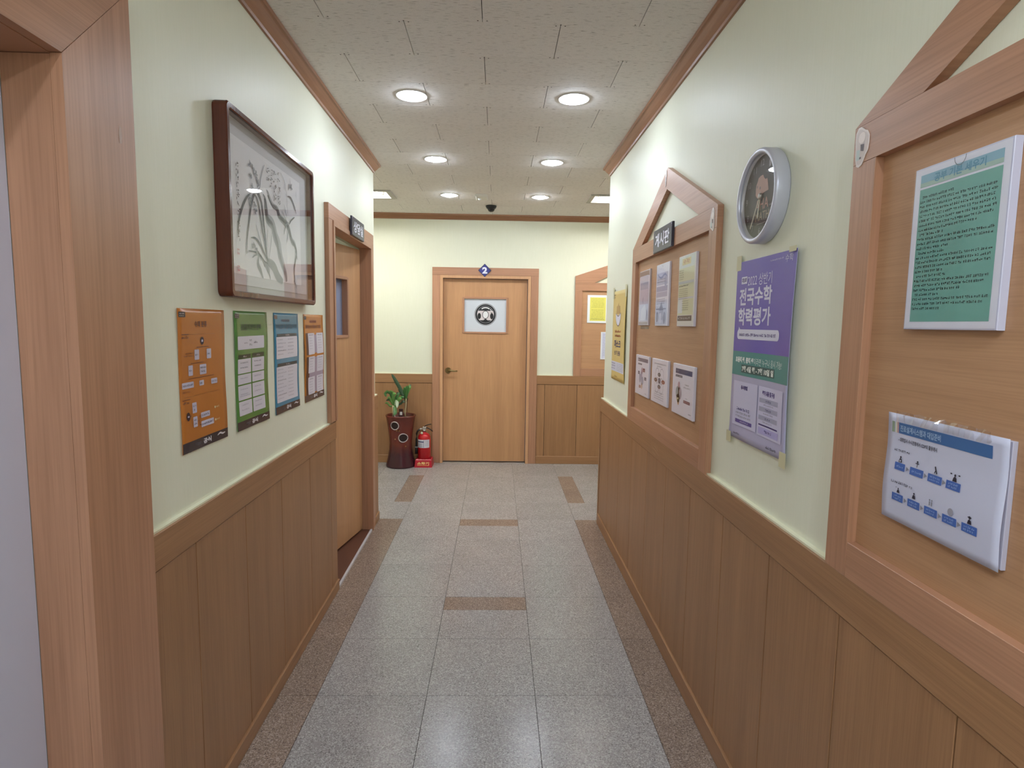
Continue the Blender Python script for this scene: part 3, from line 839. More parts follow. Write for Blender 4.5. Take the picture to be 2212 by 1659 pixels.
sticker(RF, -2.934, 2.287, 0.022, 0.080, 0.0025, 'narrow shiny sticker on the gable tip of the middle notice board', 7)

# ================================================================== PAPERS ON THE BOARDS
PW = RW + .0045
white, ink, grey = flat('#dcdaea', .4), flat('#3c3c48', .5), flat('#8b8b99', .5)
def holder(fr, u0, u1, v0, v1, th, label, cat='notice', face='#dedcec', clear=True, side='#dedcea', group='sheets in clear sleeves on the notice boards', nb=None):
    nb = PW if nb is None else nb
    t = thing('notice_sheet', fr.pt((u0 + u1) / 2, v0, nb), label, cat, group)
    part('backing', t, lambda m: m.box(fr, u0, u1, v0, v1, nb, nb + th, flat(side, .35), .001))
    part('page', t, lambda m: m.rr(fr, u0 + .003, u1 - .003, v0 + .003, v1 - .003, nb + th + .0003, flat(face, .45)))
    if clear:
        part('clear_cover', t, lambda m: m.box(fr, u0 + .001, u1 - .001, v0 + .001, v1 - .001, nb + th + .0022, nb + th + .0028, M_film))
    return t, nb + th + .0006
def prn(t, fn, label=None): part('print', t, fn, label)
def hookring(m, fr, u, v, n, r=.013):
    m.ring(fr, u, v, r, r * 1.15, .0014, n, flat('#5e6a76', .3), 14, 180, 360)

# --- middle board, top row
t, n = holder(RF, -3.442, -3.214, 1.572, 1.878, .009, 'grey and lilac leaflet, farthest of the upper three on the middle notice board', face='#dcd6e2', side='#c4b8ba')
def f(m):
    m.rr(RF, -3.436, -3.222, 1.845, 1.873, n, flat('#9a8478', .5)); m.rr(RF, -3.425, -3.240, 1.79, 1.848, n + .0003, flat('#cdcad8'))
    m.rr(RF, -3.420, -3.240, 1.772, 1.810, n + .0006, flat('#a3a0b6')); m.rr(RF, -3.425, -3.235, 1.690, 1.772, n + .0006, flat('#bfb4c6'))
    m.rr(RF, -3.428, -3.225, 1.597, 1.690, n + .0006, flat('#cdd2e4'))
    m.poly(RF, [(-3.40, 1.6), (-3.28, 1.6), (-3.262, 1.65), (-3.30, 1.69), (-3.38, 1.66)], n + .0009, flat('#dfe4f0'))
    m.stroke(RF, [(-3.262, 1.66), (-3.25, 1.635), (-3.252, 1.60)], .012, n + .0012, flat('#6f7090')); m.stroke(RF, [(-3.34, 1.73), (-3.35, 1.71), (-3.345, 1.695)], .008, n + .0012, flat('#75708a'))
    m.rr(RF, -3.43, -3.230, 1.577, 1.592, n + .0006, flat('#a99f9c')); hookring(m, RF, -3.335, 1.876, n + .0012)
prn(t, f)
tag(part('tape', None, lambda m: m.box(RF, -3.418, -3.235, 1.552, 1.567, PW, PW + .0006, M_tape)), 'strip of clear tape on the board under the farthest upper leaflet', 'tape')
t, n = holder(RF, -3.078, -2.848, 1.571, 1.880, .009, 'blue and lilac illustrated leaflet, middle of the upper three on the middle notice board', face='#e2e3f2')
def f(m):
    m.rr(RF, -3.066, -2.870, 1.775, 1.835, n, flat('#c3c6dc')); m.rr(RF, -3.066, -2.870, 1.742, 1.768, n, flat('#a9a9c6')); m.rr(RF, -3.066, -2.870, 1.715, 1.740, n, flat('#b7b4cc'))
    for i in range(5): m.greek(RF, -3.055, -2.885, 1.80 - .012 * i if i < 2 else 1.70 - .010 * (i - 2), .006, n + .0004, flat('#7d7c98'), 40 + i, .9)
    m.stroke(RF, [(-3.05, 1.83), (-2.99, 1.81), (-2.92, 1.825), (-2.88, 1.81)], .012, n + .0004, flat('#9aa0c4')); m.ell(RF, -2.905, 1.79, .022, .028, n + .0003, flat('#aeb4d0'), 16)
    m.rr(RF, -3.067, -2.868, 1.58, 1.700, n, flat('#ced3e8'))
    m.poly(RF, [(-3.01, 1.648), (-2.967, 1.69), (-2.925, 1.648)], n + .0004, flat('#8f93b2')); m.rr(RF, -3.0, -2.93, 1.60, 1.648, n + .0004, flat('#b9bdd6'))
    m.ell(RF, -3.035, 1.615, .026, .026, n + .0006, flat('#8b8eaa'), 14); m.ell(RF, -2.905, 1.61, .022, .03, n + .0006, flat('#9fa3c0'), 14)
    m.rr(RF, -2.985, -2.965, 1.582, 1.635, n + .0008, flat('#dfe1f2')); m.rr(RF, -3.06, -2.88, 1.652, 1.658, n + .0005, flat('#8f93b2')); hookring(m, RF, -2.963, 1.878, n + .0012)
prn(t, f)
t, n = holder(RF, -2.694, -2.462, 1.570, 1.880, .010, 'pale yellow-green leaflet, nearest of the upper three on the middle notice board', face='#dfe0dc')
def f(m):
    m.rr(RF, -2.688, -2.480, 1.62, 1.825, n, flat('#d2d6b4')); m.rr(RF, -2.688, -2.480, 1.825, 1.875, n, flat('#d7dfdd'))
    m.rr(RF, -2.645, -2.528, 1.838, 1.866, n + .0003, flat('#dccf9a')); m.text(RF, '수학', -2.63, -2.545, 1.842, 1.862, n + .0006, flat('#c79a78'), .03)
    m.rr(RF, -2.688, -2.480, 1.756, 1.768, n + .0003, flat('#b9c4c4')); m.rr(RF, -2.688, -2.480, 1.690, 1.697, n + .0003, flat('#c9cdd8'))
    for i in range(5): m.greek(RF, -2.682, -2.600, 1.813 - .0095 * i, .0055, n + .0005, flat('#6f7560'), 50 + i, .8)
    m.greek(RF, -2.680, -2.545, 1.744, .008, n + .0005, flat('#3c3c3c'), 3)
    for i in range(6): m.greek(RF, -2.680, -2.520, 1.731 - .0085 * i, .005, n + .0005, flat('#6f7560'), 60 + i, .8)
    for i in range(5): m.greek(RF, -2.630, -2.510, 1.678 - .0095 * i, .005, n + .0005, flat('#6f7560'), 70 + i, .8)
    m.rr(RF, -2.683, -2.620, 1.628, 1.690, n + .0004, flat('#d9dfe0')); m.rr(RF, -2.684, -2.490, 1.594, 1.617, n + .0004, flat('#57504e')); m.greek(RF, -2.675, -2.5, 1.600, .011, n + .0008, flat('#d8d4d4'), 8)
    hookring(m, RF, -2.583, 1.876, n + .0012)
prn(t, f)
# --- middle board, lower row
t, n = holder(RF, -3.458, -3.158, 1.177, 1.402, .010, 'lilac-white slide sheet with a coloured flower diagram, farthest of the lower three', face='#e9e6f4')
def f(m):
    m.rr(RF, -3.405, -3.180, 1.367, 1.387, n, flat('#6f6a86')); m.greek(RF, -3.395, -3.36, 1.373, .007, n + .0004, white, 5)
    m.rr(RF, -3.403, -3.312, 1.348, 1.357, n, flat('#6c6680')); m.greek(RF, -3.398, -3.318, 1.350, .005, n + .0004, white, 6)
    for u, v, a, b, c in ((-3.305, 1.318, .018, .018, '#c9a5b6'), (-3.345, 1.272, .022, .026, '#aeb0c8'), (-3.290, 1.262, .026, .024, '#b3b4cd'), (-3.315, 1.290, .014, .022, '#bfb3cc'), (-3.300, 1.232, .014, .018, '#d9b8a0')):
        m.ell(RF, u, v, a, b, n + .0002, flat(c), 16)
    for u0, u1, v0, v1, c in ((-3.285, -3.238, 1.313, 1.333, '#7e4c58'), (-3.394, -3.358, 1.293, 1.311, '#655f78'), (-3.245, -3.204, 1.269, 1.286, '#5b5e78'), (-3.364, -3.322, 1.217, 1.232, '#b37f6d')):
        m.rr(RF, u0, u1, v0, v1, n + .0006, flat(c)); m.greek(RF, u0 + .004, u1 - .003, v0 + .005, .005, n + .0009, white, int(u0 * -900))
    m.greek(RF, -3.225, -3.190, 1.192, .005, n, ink, 9)
prn(t, f)
t, n = holder(RF, -3.095, -2.800, 1.178, 1.402, .010, 'white slide sheet with five ovals linked by loops, middle of the lower three', face='#ebe8f5')
def f(m):
    for u, v in ((-2.988, 1.318), (-2.905, 1.318), (-2.988, 1.270), (-2.905, 1.270)): m.ring(RF, u, v, .036, .040, .0022, n, flat('#8d8796'), 24)
    for u, v, a, b, c in ((-2.948, 1.325, .026, .010, '#5d5862'), (-3.011, 1.295, .030, .010, '#7c5e5c'), (-2.943, 1.295, .020, .015, '#55556c'), (-2.874, 1.294, .030, .010, '#a05a50'), (-2.944, 1.264, .027, .010, '#5b5360')):
        m.ell(RF, u, v, a, b, n + .0004, flat(c), 20); m.greek(RF, u - a * .6, u + a * .7, v - .003, .006, n + .0008, flat('#c9c2cc'), int(u * -1000))
    m.greek(RF, -3.05, -2.83, 1.376, .006, n, grey, 11); m.greek(RF, -2.995, -2.91, 1.362, .007, n, grey, 12)
    for i in range(4): m.greek(RF, -3.03, -2.84, 1.232 - .011 * i, .005, n, grey, 13 + i, .9)
prn(t, f)
t, n = holder(RF, -2.716, -2.418, 1.175, 1.401, .011, 'white slide sheet with a coloured leaf-like map, nearest of the lower three', face='#ebe8f6')
def f(m):
    m.rr(RF, -2.673, -2.442, 1.359, 1.381, n, flat('#3f4a78')); m.greek(RF, -2.663, -2.622, 1.367, .008, n + .0004, flat('#9fa6c4'), 21)
    m.rr(RF, -2.672, -2.573, 1.343, 1.353, n, flat('#5d5f76')); m.greek(RF, -2.667, -2.58, 1.3455, .005, n + .0004, white, 22)
    for u, v, a, b, c in ((-2.617, 1.304, .016, .020, '#c8a4b2'), (-2.635, 1.275, .026, .026, '#a4adb2'), (-2.600, 1.272, .026, .028, '#b3a8ba'), (-2.622, 1.248, .024, .020, '#c4bd9a'), (-2.618, 1.232, .013, .014, '#d9b088'), (-2.616, 1.276, .006, .016, '#a25a5a')):
        m.ell(RF, u, v, a, b, n + .0002, flat(c), 18)
    m.greek(RF, -2.535, -2.479, 1.314, .006, n, ink, 23); m.greek(RF, -2.551, -2.458, 1.301, .007, n, grey, 24)
    m.greek(RF, -2.52, -2.49, 1.256, .004, n, ink, 25); m.rr(RF, -2.546, -2.458, 1.236, 1.249, n, flat('#8a5a6a')); m.greek(RF, -2.54, -2.465, 1.240, .006, n + .0004, flat('#d7aab0'), 26)
    m.greek(RF, -2.473, -2.437, 1.194, .005, n, ink, 27)
prn(t, f)
# --- near board
t, n = holder(RF, -1.171, -0.948, 1.571, 1.879, .014, 'green sheet of dense Korean text in a clear stand-off sleeve on the near notice board', face='#dfe0f0', side='#c9cae0')
def f(m):
    m.rr(RF, -1.154, -0.965, 1.586, 1.838, n, flat('#6aa89e')); m.rr(RF, -1.154, -0.965, 1.842, 1.865, n, flat('#86b2c8')); m.rr(RF, -1.154, -0.965, 1.842, 1.850, n + .0002, flat('#a4c0b8'))
    m.text(RF, '공부 기본 세우기', -1.118, -1.000, 1.846, 1.862, n + .0005, flat('#4f8fae'), .02)
    k = flat('#2c3f42', .6); v = 1.820
    for i, fill in enumerate([.45, 1, 1, 1, 1, 1, 1, .8, .35, 1, 1, .45, .4, 1, 1, 1, .4, .45, 1, .95, .65, .35, 1, .95, .4]):
        m.greek(RF, -1.150 + (.005 if fill < .5 and i not in (11, 16, 24) else 0), -0.969, v, .0050, n + .0004, k, 100 + i, fill, .17); v -= .0088
    hookring(m, RF, -1.057, 1.877, n + .0014, .014)
prn(t, f)
# curled stack of white sheets
CW = RF.warped(lambda u, v: 0.004 * math.sin((u + 1.2) * 9) * max(0, (1.22 - v) * 8) + 0.003 * math.sin(v * 60))
CW = RF.warped(lambda u, v: 0.0035 * (0.5 + 0.5 * math.sin((v - 1.20) * 34)) + 0.002 * math.sin((u + 1.05) * 11))
t = thing('notice_sheet', RF.pt(-1.05, 1.18, PW), 'white landscape sheet of blue flow-chart boxes in a crumpled sleeve on the near notice board', 'notice', 'sheets in clear sleeves on the notice boards')
part('backing', t, lambda m: m.box(RF, -1.196, -0.902, 1.184, 1.396, PW, PW + .008, flat('#b7b6ca', .4), .001))
part('page', t, lambda m: m.sheet(CW, -1.198, -0.901, 1.181, 1.400, PW + .0105, .0010, flat('#c9cbe2', .38), nu=18, nv=16))
def f(m):
    n = PW + .0110
    P = CW
    m.rr(P, -1.1855, -1.1775, 1.361, 1.383, n, flat('#8fa08c')); m.rr(P, -1.1745, -1.171, 1.361, 1.383, n, flat('#e6dfc4')); m.rr(P, -1.170, -1.165, 1.361, 1.383, n, flat('#c09a9a'))
    m.rr(P, -1.165, -0.932, 1.361, 1.383, n, flat('#3f6aa4')); m.text(P, '진로설계시스템과 대입준비', -1.160, -1.048, 1.3655, 1.3785, n + .0006, flat('#a8c2e0'), .02)
    m.text(P, '- 대학입시 수시전형에서 CDP의 활용예시', -1.164, -1.056, 1.3445, 1.353, n + .0004, ink, .02)
    m.greek(P, -1.173, -1.128, 1.324, .005, n + .0004, ink, 31); m.greek(P, -1.172, -1.103, 1.2595, .005, n + .0004, ink, 32)
    bl, ar = flat('#4468b4', .4), flat('#8a8a98')
    top = [(-1.167, -1.137), (-1.122, -1.085), (-1.072, -1.036), (-1.025, -0.991)]
    bot = [(-1.166, -1.133), (-1.119, -1.085), (-1.072, -1.038), (-1.025, -0.991), (-0.979, -0.945)]
    for row, v0, v1, sd in ((top, 1.287, 1.302, 1), (bot, 1.224, 1.239, 2)):
        for i, (a, b) in enumerate(row):
            m.rr(P, a, b, v0, v1, n + .0004, bl)
            if i in (0, 1, 8) and sd == 1: m.greek(P, a + .006, b - .004, (v0 + v1) / 2 - .002, .004, n + .0008, flat('#9db4e0'), i + 5)
            else: m.greek(P, a + .006, b - .004, v0 + .0085, .0038, n + .0008, flat('#9db4e0'), i + 15); m.greek(P, a + .005, b - .004, v0 + .0030, .0038, n + .0008, flat('#9db4e0'), i + 25)
            if i < len(row) - 1:
                x = (b + row[i + 1][0]) / 2; m.poly(P, [(x - .0035, (v0 + v1) / 2 - .0045), (x + .0045, (v0 + v1) / 2), (x - .0035, (v0 + v1) / 2 + .0045)], n + .0004, ar)
    dk = flat('#2c2838')
    def man(u, v, sc=1.0, c=dk, arms=0):
        m.ell(P, u, v + .0105 * sc, .0022 * sc, .0022 * sc, n + .0006, c, 10)
        if arms == 0: m.poly(P, [(u - .0050 * sc, v), (u + .0050 * sc, v), (u + .0035 * sc, v + .006 * sc), (u + .001 * sc, v + .0082 * sc), (u - .001 * sc, v + .0082 * sc), (u - .0035 * sc, v + .006 * sc)], n + .0006, c)
        else:
            m.rr(P, u - .0007, u + .0007, v, v + .009, n + .0006, c); m.rr(P, u - .005, u + .005, v + .0065, v + .008, n + .0006, c)
    man(-1.152, 1.3035); m.ell(P, -1.152, 1.3065, .0022, .0022, n + .0009, flat('#c9cbe2'), 8); man(-1.1035, 1.3045, 1, dk, 1)
    m.stroke(P, [(-1.056, 1.318), (-1.053, 1.311), (-1.050, 1.305)], .003, n + .0006, dk, False); m.stroke(P, [(-1.053, 1.312), (-1.0565, 1.305)], .0018, n + .0006, dk, False); m.greek(P, -1.061, -1.045, 1.3028, .0014, n + .0006, grey, 2)
    man(-1.006, 1.303, 1.05); m.ell(P, -1.0155, 1.3155, .0026, .0013, n + .0006, dk, 8); m.ell(P, -0.9965, 1.3155, .0026, .0013, n + .0006, dk, 8)
    man(-1.148, 1.2415, .8); m.rr(P, -1.156, -1.1535, 1.251, 1.2525, n + .0006, grey); man(-1.102, 1.2425, .95)
    for dx in (-.003, .003): m.ell(P, -1.056 + dx, 1.2535, .0018, .0018, n + .0006, grey, 8); m.rr(P, -1.0575 + dx, -1.0545 + dx, 1.243, 1.251, n + .0006, grey)
    m.ell(P, -1.006, 1.2475, .0068, .0068, n + .0006, flat('#9a98a6'), 14); man(-0.962, 1.2405, .95); m.poly(P, [(-.967, 1.252), (-.962, 1.2545), (-.957, 1.252), (-.962, 1.2500)], n + .0009, dk)
part('print', t, f)
def f(m):
    rnd = random.Random(5); vs, fs = [], []
    K = 26
    for i in range(K + 1):
        u = -1.165 + (1.165 - .935) * i / K
        for j, v in enumerate((1.385, 1.399, 1.4085 - .003 * abs(math.sin(i * .9)))):
            vs.append(RF.pt(u, v, PW + .016 + rnd.uniform(-.0035, .0035)))
    for i in range(K):
        for j in range(2): a = i * 3 + j; fs.append((a, a + 3, a + 4, a + 1))
    m.add(vs, fs, M_wrinkle)
part('sleeve_lip', t, f, 'crumpled clear plastic lip of the sleeve')
# --- end wall board
t, n = holder(BF, 0.985, 1.215, 1.592, 1.898, .006, 'white sheet with a yellow page of text on the end wall notice board', face='#eef2f8', side='#e3e6ee', group=None, nb=BW + .0045, clear=False)
def f(m):
    m.rr(BF, 1.014, 1.19, 1.615, 1.873, n, flat('#e2dc6e')); v = 1.853
    for i in range(15):
        if i not in (7,): m.greek(BF, 1.03 + (.012 if i in (3, 4, 5, 9, 10) else 0), 1.185, v, .007, n + .0004, flat('#8f8a3a'), 200 + i, .9)
        v -= .0152
    m.greek(BF, 1.024, 1.178, 1.628, .008, n + .0004, flat('#3c3c28'), 230)
prn(t, f)
t, n = holder(BF, 1.145, 1.375, 1.188, 1.494, .006, 'white sheet at the edge of the end wall board, mostly behind the right corner', face='#eceff8', side='#e3e6ee', group=None, nb=BW + .0045, clear=False)
def f(m):
    m.rr(BF, 1.158, 1.36, 1.2, 1.485, n, flat('#d3d6ee'))
    for i in range(14): m.greek(BF, 1.17, 1.35, 1.465 - .018 * i, .008, n + .0004, flat('#8d90b4'), 300 + i, .9)
prn(t, f)

# ================================================================== POSTERS ON THE RIGHT WALL
# purple contest poster
PX = RW + .0022
PF = RF.warped(lambda u, v: 0.004 + 0.011 * max(0, (u + 1.86) / .23) ** 2 * (0.45 + 0.55 * math.sin(min(1, max(0, (1.79 - v) / .6)) * math.pi)) + 0.0022 * math.sin((u + 2.05) * 15) * (1 - abs(v - 1.5) / .4) + (0.004 * abs(math.sin((u + 2.02) * 8)) if v < 1.23 else 0))
pu = thing('exam_poster', RF.pt(-1.84, 1.19, PX), 'purple, teal and lilac maths contest poster taped up below the clock', 'poster')
part('sheet', pu, lambda m: m.sheet(PF, -2.050, -1.630, 1.190, 1.790, PX, .0006, flat('#b4b2d2', .35), nu=22, nv=30))
def f(m):
    n = PX + .0006
    P = PF
    m.rr(P, -2.049, -1.631, 1.489, 1.789, n, flat('#5d49b4', .32)); m.rr(P, -2.049, -1.631, 1.408, 1.489, n, flat('#3f8a8a', .35))
    n += .0006
    L = flat('#d8d8f0', .35); D = flat('#4a3a86', .4)
    m.text(P, '2022 상반기', -1.954, -1.784, 1.704, 1.741, n, L, 0.0); m.rr(P, -2.006, -1.960, 1.714, 1.738, n, L, .003); m.text(P, '제5회', -2.002, -1.964, 1.718, 1.734, n + .0004, D, .05)
    m.text(P, '전국수학', -2.016, -1.778, 1.642, 1.700, n, L, .028); m.text(P, '학력평가', -2.018, -1.780, 1.576, 1.634, n, L, .028)
    m.rr(P, -2.019, -1.712, 1.530, 1.563, n, L, .014); m.poly(P, [(-2.010, 1.560), (-1.995, 1.5625), (-2.006, 1.572)], n, L)
    m.greek(P, -2.000, -1.728, 1.5405, .010, n + .0004, D, 41, 1, .2)
    m.greek(P, -1.800, -1.712, 1.770, .0045, n, L, 42); m.text(P, '수학', -1.703, -1.652, 1.758, 1.780, n, L, 0.0)
    m.text(P, '초등학생, 중학생', -2.020, -1.880, 1.450, 1.471, n, flat('#e6f0f0', .35), .05); m.text(P, '이라면 누구나 응시 가능!', -1.876, -1.680, 1.449, 1.472, n, flat('#dcecec', .35), 0.0)
    m.rr(P, -1.968, -1.730, 1.419, 1.446, n, flat('#2e5456', .4)); m.text(P, '7월 4일 월 - 7월 10일 일', -1.962, -1.736, 1.4225, 1.4425, n + .0004, flat('#e8f2ee', .4), .045)
    W_ = flat('#cfcdea', .4)
    m.rr(P, -2.024, -1.838, 1.237, 1.388, n, W_); m.rr(P, -1.829, -1.659, 1.233, 1.388, n, W_); n += .0005
    m.text(P, '응시방법', -1.962, -1.910, 1.362, 1.376, n, D, .05); m.text(P, '평가 내용 및 구성', -1.803, -1.717, 1.360, 1.376, n, D, .05)
    m.greek(P, -1.988, -1.885, 1.290, .010, n, D, 44); m.greek(P, -1.995, -1.875, 1.278, .007, n, grey, 45); m.greek(P, -1.995, -1.875, 1.267, .006, n, grey, 46)
    m.rr(P, -1.997, -1.867, 1.247, 1.259, n, flat('#5b4a98')); m.greek(P, -1.96, -1.89, 1.250, .006, n + .0004, W_, 47)
    for v in (1.342, 1.315, 1.288): m.rr(P, -1.821, -1.690, v - .004, v + .010, n, flat('#a9a9c4')); m.greek(P, -1.775, -1.735, v, .006, n + .0004, D, int(v * 1000)); m.greek(P, -1.79, -1.72, v - .0115, .0045, n, grey, int(v * 1000) + 1)
    m.rr(P, -1.818, -1.686, 1.2665, 1.2705, n, flat('#33206e')); m.rr(P, -1.819, -1.680, 1.240, 1.261, n, flat('#b5aee0')); m.greek(P, -1.775, -1.72, 1.247, .008, n + .0004, D, 51)
    m.greek(P, -2.008, -1.955, 1.205, .007, n, ink, 52); m.greek(P, -1.752, -1.680, 1.203, .009, n, ink, 53)
prn(pu, f)
part('tape_strip', pu, lambda m: m.box(RF, -2.056, -2.018, 1.762, 1.812, PX + .0045, PX + .0052, M_ptape), 'cream paper tape')
part('tape_strip', pu, lambda m: m.box(RF, -1.668, -1.628, 1.782, 1.797, PX + .014, PX + .0146, M_ptape), 'cream paper tape')
part('tape_strip', pu, lambda m: m.box(RF, -2.066, -2.030, 1.168, 1.206, PX + .006, PX + .0066, M_ptape), 'pale translucent tape')
part('tape_strip', pu, lambda m: m.box(RF, -1.660, -1.622, 1.170, 1.215, PX + .011, PX + .0116, M_ptape), 'pale translucent tape')

# yellow mask poster
YF = RF.warped(lambda u, v: 0.003 + 0.007 * max(0, (u + 4.02) / .22) * math.sin(max(0, min(1, (1.81 - v) / .62)) * math.pi))
ye = thing('mask_poster', RF.pt(-4.03, 1.185, PX), 'narrow-looking yellow mask-wearing poster next to the far right corner', 'poster')
part('sheet', ye, lambda m: m.sheet(YF, -4.252, -3.815, 1.190, 1.805, PX, .0006, flat('#d9c076', .38), nu=16, nv=24))
def f(m):
    n = PX + .0008; P = YF
    rd, nv_ = flat('#b0503c'), flat('#3a3060')
    m.greek(P, -4.238, -4.16, 1.775, .010, n, nv_, 61); m.greek(P, -4.236, -4.17, 1.758, .010, n, nv_, 62)
    m.poly(P, [(-4.13, 1.648), (-4.125, 1.70), (-4.085, 1.705), (-4.065, 1.725), (-4.05, 1.705), (-4.005, 1.70), (-3.995, 1.648)], n, flat('#b9985e'))
    m.poly(P, [(-4.145, 1.652), (-4.06, 1.636), (-3.98, 1.655), (-3.985, 1.61), (-4.02, 1.578), (-4.06, 1.568), (-4.105, 1.58), (-4.14, 1.61)], n + .0004, flat('#e4e2f0'))
    m.stroke(P, [(-4.145, 1.652), (-4.06, 1.632), (-3.98, 1.655)], .006, n + .0008, flat('#6e5a60')); m.stroke(P, [(-4.14, 1.615), (-4.11, 1.58), (-4.06, 1.566), (-4.02, 1.578), (-3.985, 1.61)], .005, n + .0008, flat('#6e5a60'))
    m.greek(P, -4.165, -3.955, 1.520, .018, n, rd, 63, 1, .22); m.greek(P, -4.165, -3.955, 1.490, .018, n, rd, 64, 1, .22)
    m.text(P, '마스크', -4.166, -3.953, 1.414, 1.470, n, nv_, .04); m.text(P, '쓰기 운동', -4.162, -3.955, 1.362, 1.396, n, nv_, .03)
    m.rr(P, -4.2515, -3.83, 1.250, 1.318, n, flat('#dcdcec')); 
    for i in range(3): m.greek(P, -4.245, -4.10, 1.300 - .018 * i, .010, n + .0004, flat('#6a5a8c'), 65 + i)
    for i in range(5): m.greek(P, -4.07, -3.845, 1.304 - .011 * i, .005, n + .0004, grey, 69 + i)
    m.text(P, '6', -4.13, -4.112, 1.212, 1.226, n, flat('#7a5a3a')); m.greek(P, -4.10, -4.03, 1.213, .009, n, flat('#7a5a3a'), 77)
prn(ye, f)
for a, b in ((-4.255, -4.215), (-3.855, -3.815)):
    part('tape_strip', ye, lambda m: m.box(RF, a, b, 1.755, 1.835, PX + .0045, PX + .0050, M_ptape), 'pale translucent tape')

# ================================================================== CLOCK
ck = thing('wall_clock', RF.pt(-1.854, 1.972, RW), 'round silver wall clock with a dark face above the purple poster', 'clock')
cx0 = 0.81 - RW   # wall plane x
c0 = Vector((cx0, 1.854, 1.972))
M_silver = flat('#c4c6d4', .32, .2, name='silver_paint')
part('case', ck, lambda m: m.lathe(c0, [(0.139, -0.0005), (0.1425, -0.006), (0.1425, -0.038), (0.1405, -0.043), (0.136, -0.0455), (0.1305, -0.0455), (0.127, -0.043), (0.1255, -0.036), (0.1245, -0.024), (0.0, -0.024)], M_silver, 72, 'X'))
nf = RW + .0245
part('dial', ck, lambda m: m.ell(RF, -1.854, 1.972, .1245, .1245, nf, flat('#242636', .45, 0.0, .25), 64))
def cvt(p): return (p[0] * .978, 1.57 + (p[1] - 1.57) * .978)
def f(m):
    n = nf + .0004; sal = flat('#b9897c', .4); pale = flat('#9a9aa6', .4)
    hd = [(-1.888, 2.047), (-1.906, 2.047), (-1.92, 2.043), (-1.926, 2.032), (-1.934, 2.024), (-1.936, 2.012), (-1.935, 1.993), (-1.923, 1.981), (-1.909, 1.986), (-1.888, 1.989), (-1.867, 1.991), (-1.845, 1.992), (-1.848, 2.005), (-1.854, 2.023), (-1.858, 2.030), (-1.868, 2.029), (-1.880, 2.036)]
    m.poly(RF, [cvt(p) for p in hd], n, sal)
    q = flat('#4a3e48', .4); m.rr(RF, -1.885, -1.880, 2.003, 2.011, n + .0004, q); m.ell(RF, -1.862, 2.000, .004, .005, n + .0004, q, 8)
    m.text(RF, 'AHA', -1.892, -1.800, 1.932, 1.965, n, flat('#b78378', .4), .01); m.text(RF, 'MATH', -1.885, -1.793, 1.900, 1.925, n, flat('#a8967c', .4), 0.0)
    m.rr(RF, -1.874, -1.810, 1.889, 1.891, n, flat('#8a8a88', .4))
    for i, s in ((12, '12'), (11, '11'), (10, '10'), (9, '9'), (8, '8'), (7, '7'), (6, '6')):
        a = math.radians(90 - 30 * i); u = -1.854 + .103 * math.cos(a); v = 1.972 + .103 * math.sin(a); h = .020; w = .011 * len(s)
        m.text(RF, s, u - w / 2, u + w / 2, v - h / 2, v + h / 2, n, pale, 0.0)
    for i in range(1, 6):
        a = math.radians(90 - 30 * i); u = -1.854 + .103 * math.cos(a); v = 1.972 + .103 * math.sin(a); m.text(RF, str(i), u - .006, u + .006, v - .010, v + .010, n, pale, 0.0)
part('dial_print', ck, f); bpy.data.objects['dial_print']['kind'] = 'stuff'
h0 = (-1.854, 1.973)
def hand(m, tip, w, n):
    d = Vector((tip[0] - h0[0], tip[1] - h0[1])).normalized(); p = Vector((-d.y, d.x))
    m.prism(RF, [(h0[0] - d.x * .012 + p.x * w * .35, h0[1] - d.y * .012 + p.y * w * .35), (h0[0] - d.x * .012 - p.x * w * .35, h0[1] - d.y * .012 - p.y * w * .35), (tip[0] - p.x * w * .5, tip[1] - p.y * w * .5), (tip[0] + p.x * w * .5, tip[1] + p.y * w * .5)], n, n + .0010, flat('#d9d3c0', .35))
part('minute_hand', ck, lambda m: hand(m, cvt((-1.954, 1.890)), .0055, nf + .004))
part('hour_hand', ck, lambda m: hand(m, cvt((-1.909, 1.916)), .0065, nf + .0025))
part('hand_boss', ck, lambda m: m.lathe((0.81 - nf, 1.854, 1.973), [(0.010, 0.0), (0.010, -0.006), (0.006, -0.008), (0, -0.008)], M_steel, 16, 'X'))
part('clock_glass', ck, lambda m: m.lathe((cx0, 1.854, 1.972), [(0.1262, -0.0385), (0.0, -0.0395)], M_glass, 48, 'X', False))

# ================================================================== FRAMED INK PAINTING
pic = thing('framed_painting', LF.pt(2.448, 1.644, LW), 'framed ink painting of orchids and rocks in a dark red-brown frame', 'picture')
def rrect_pts(u0, u1, v0, v1, r, k=6):
    out = []
    for cu, cv, a0 in ((u1 - r, v1 - r, 0), (u0 + r, v1 - r, 90), (u0 + r, v0 + r, 180), (u1 - r, v0 + r, 270)):
        for i in range(k + 1):
            a = math.radians(a0 + 90 * i / k); out.append((cu + r * math.cos(a), cv + r * math.sin(a)))
    return out
def loops(m, fr, lps, mat):
    vs, fs = [], []; k = len(lps[0][0])
    for pts, n in lps: vs += [fr.pt(u, v, n) for u, v in pts]
    for i in range(len(lps) - 1):
        for j in range(k): fs.append((i * k + j, i * k + (j + 1) % k, (i + 1) * k + (j + 1) % k, (i + 1) * k + j))
    m.add(vs, fs, mat, False)
pa, pb, pc, pd = 1.981, 2.915, 1.644, 2.271
M_mahog2 = wood('mahogany_face', (0.12, 0.035, 0.024), (12, 12, 2), (140, 140, 5), 0.16)
def f(m):
    A = lambda i, r: rrect_pts(pa + i, pb - i, pc + i, pd - i, r)
    loops(m, LF, [(A(.001, .022), LW + .001), (A(0, .023), LW + .006), (A(0, .023), .0225), (A(.004, .020), .0275)], M_mahog)
part('frame', pic, f)
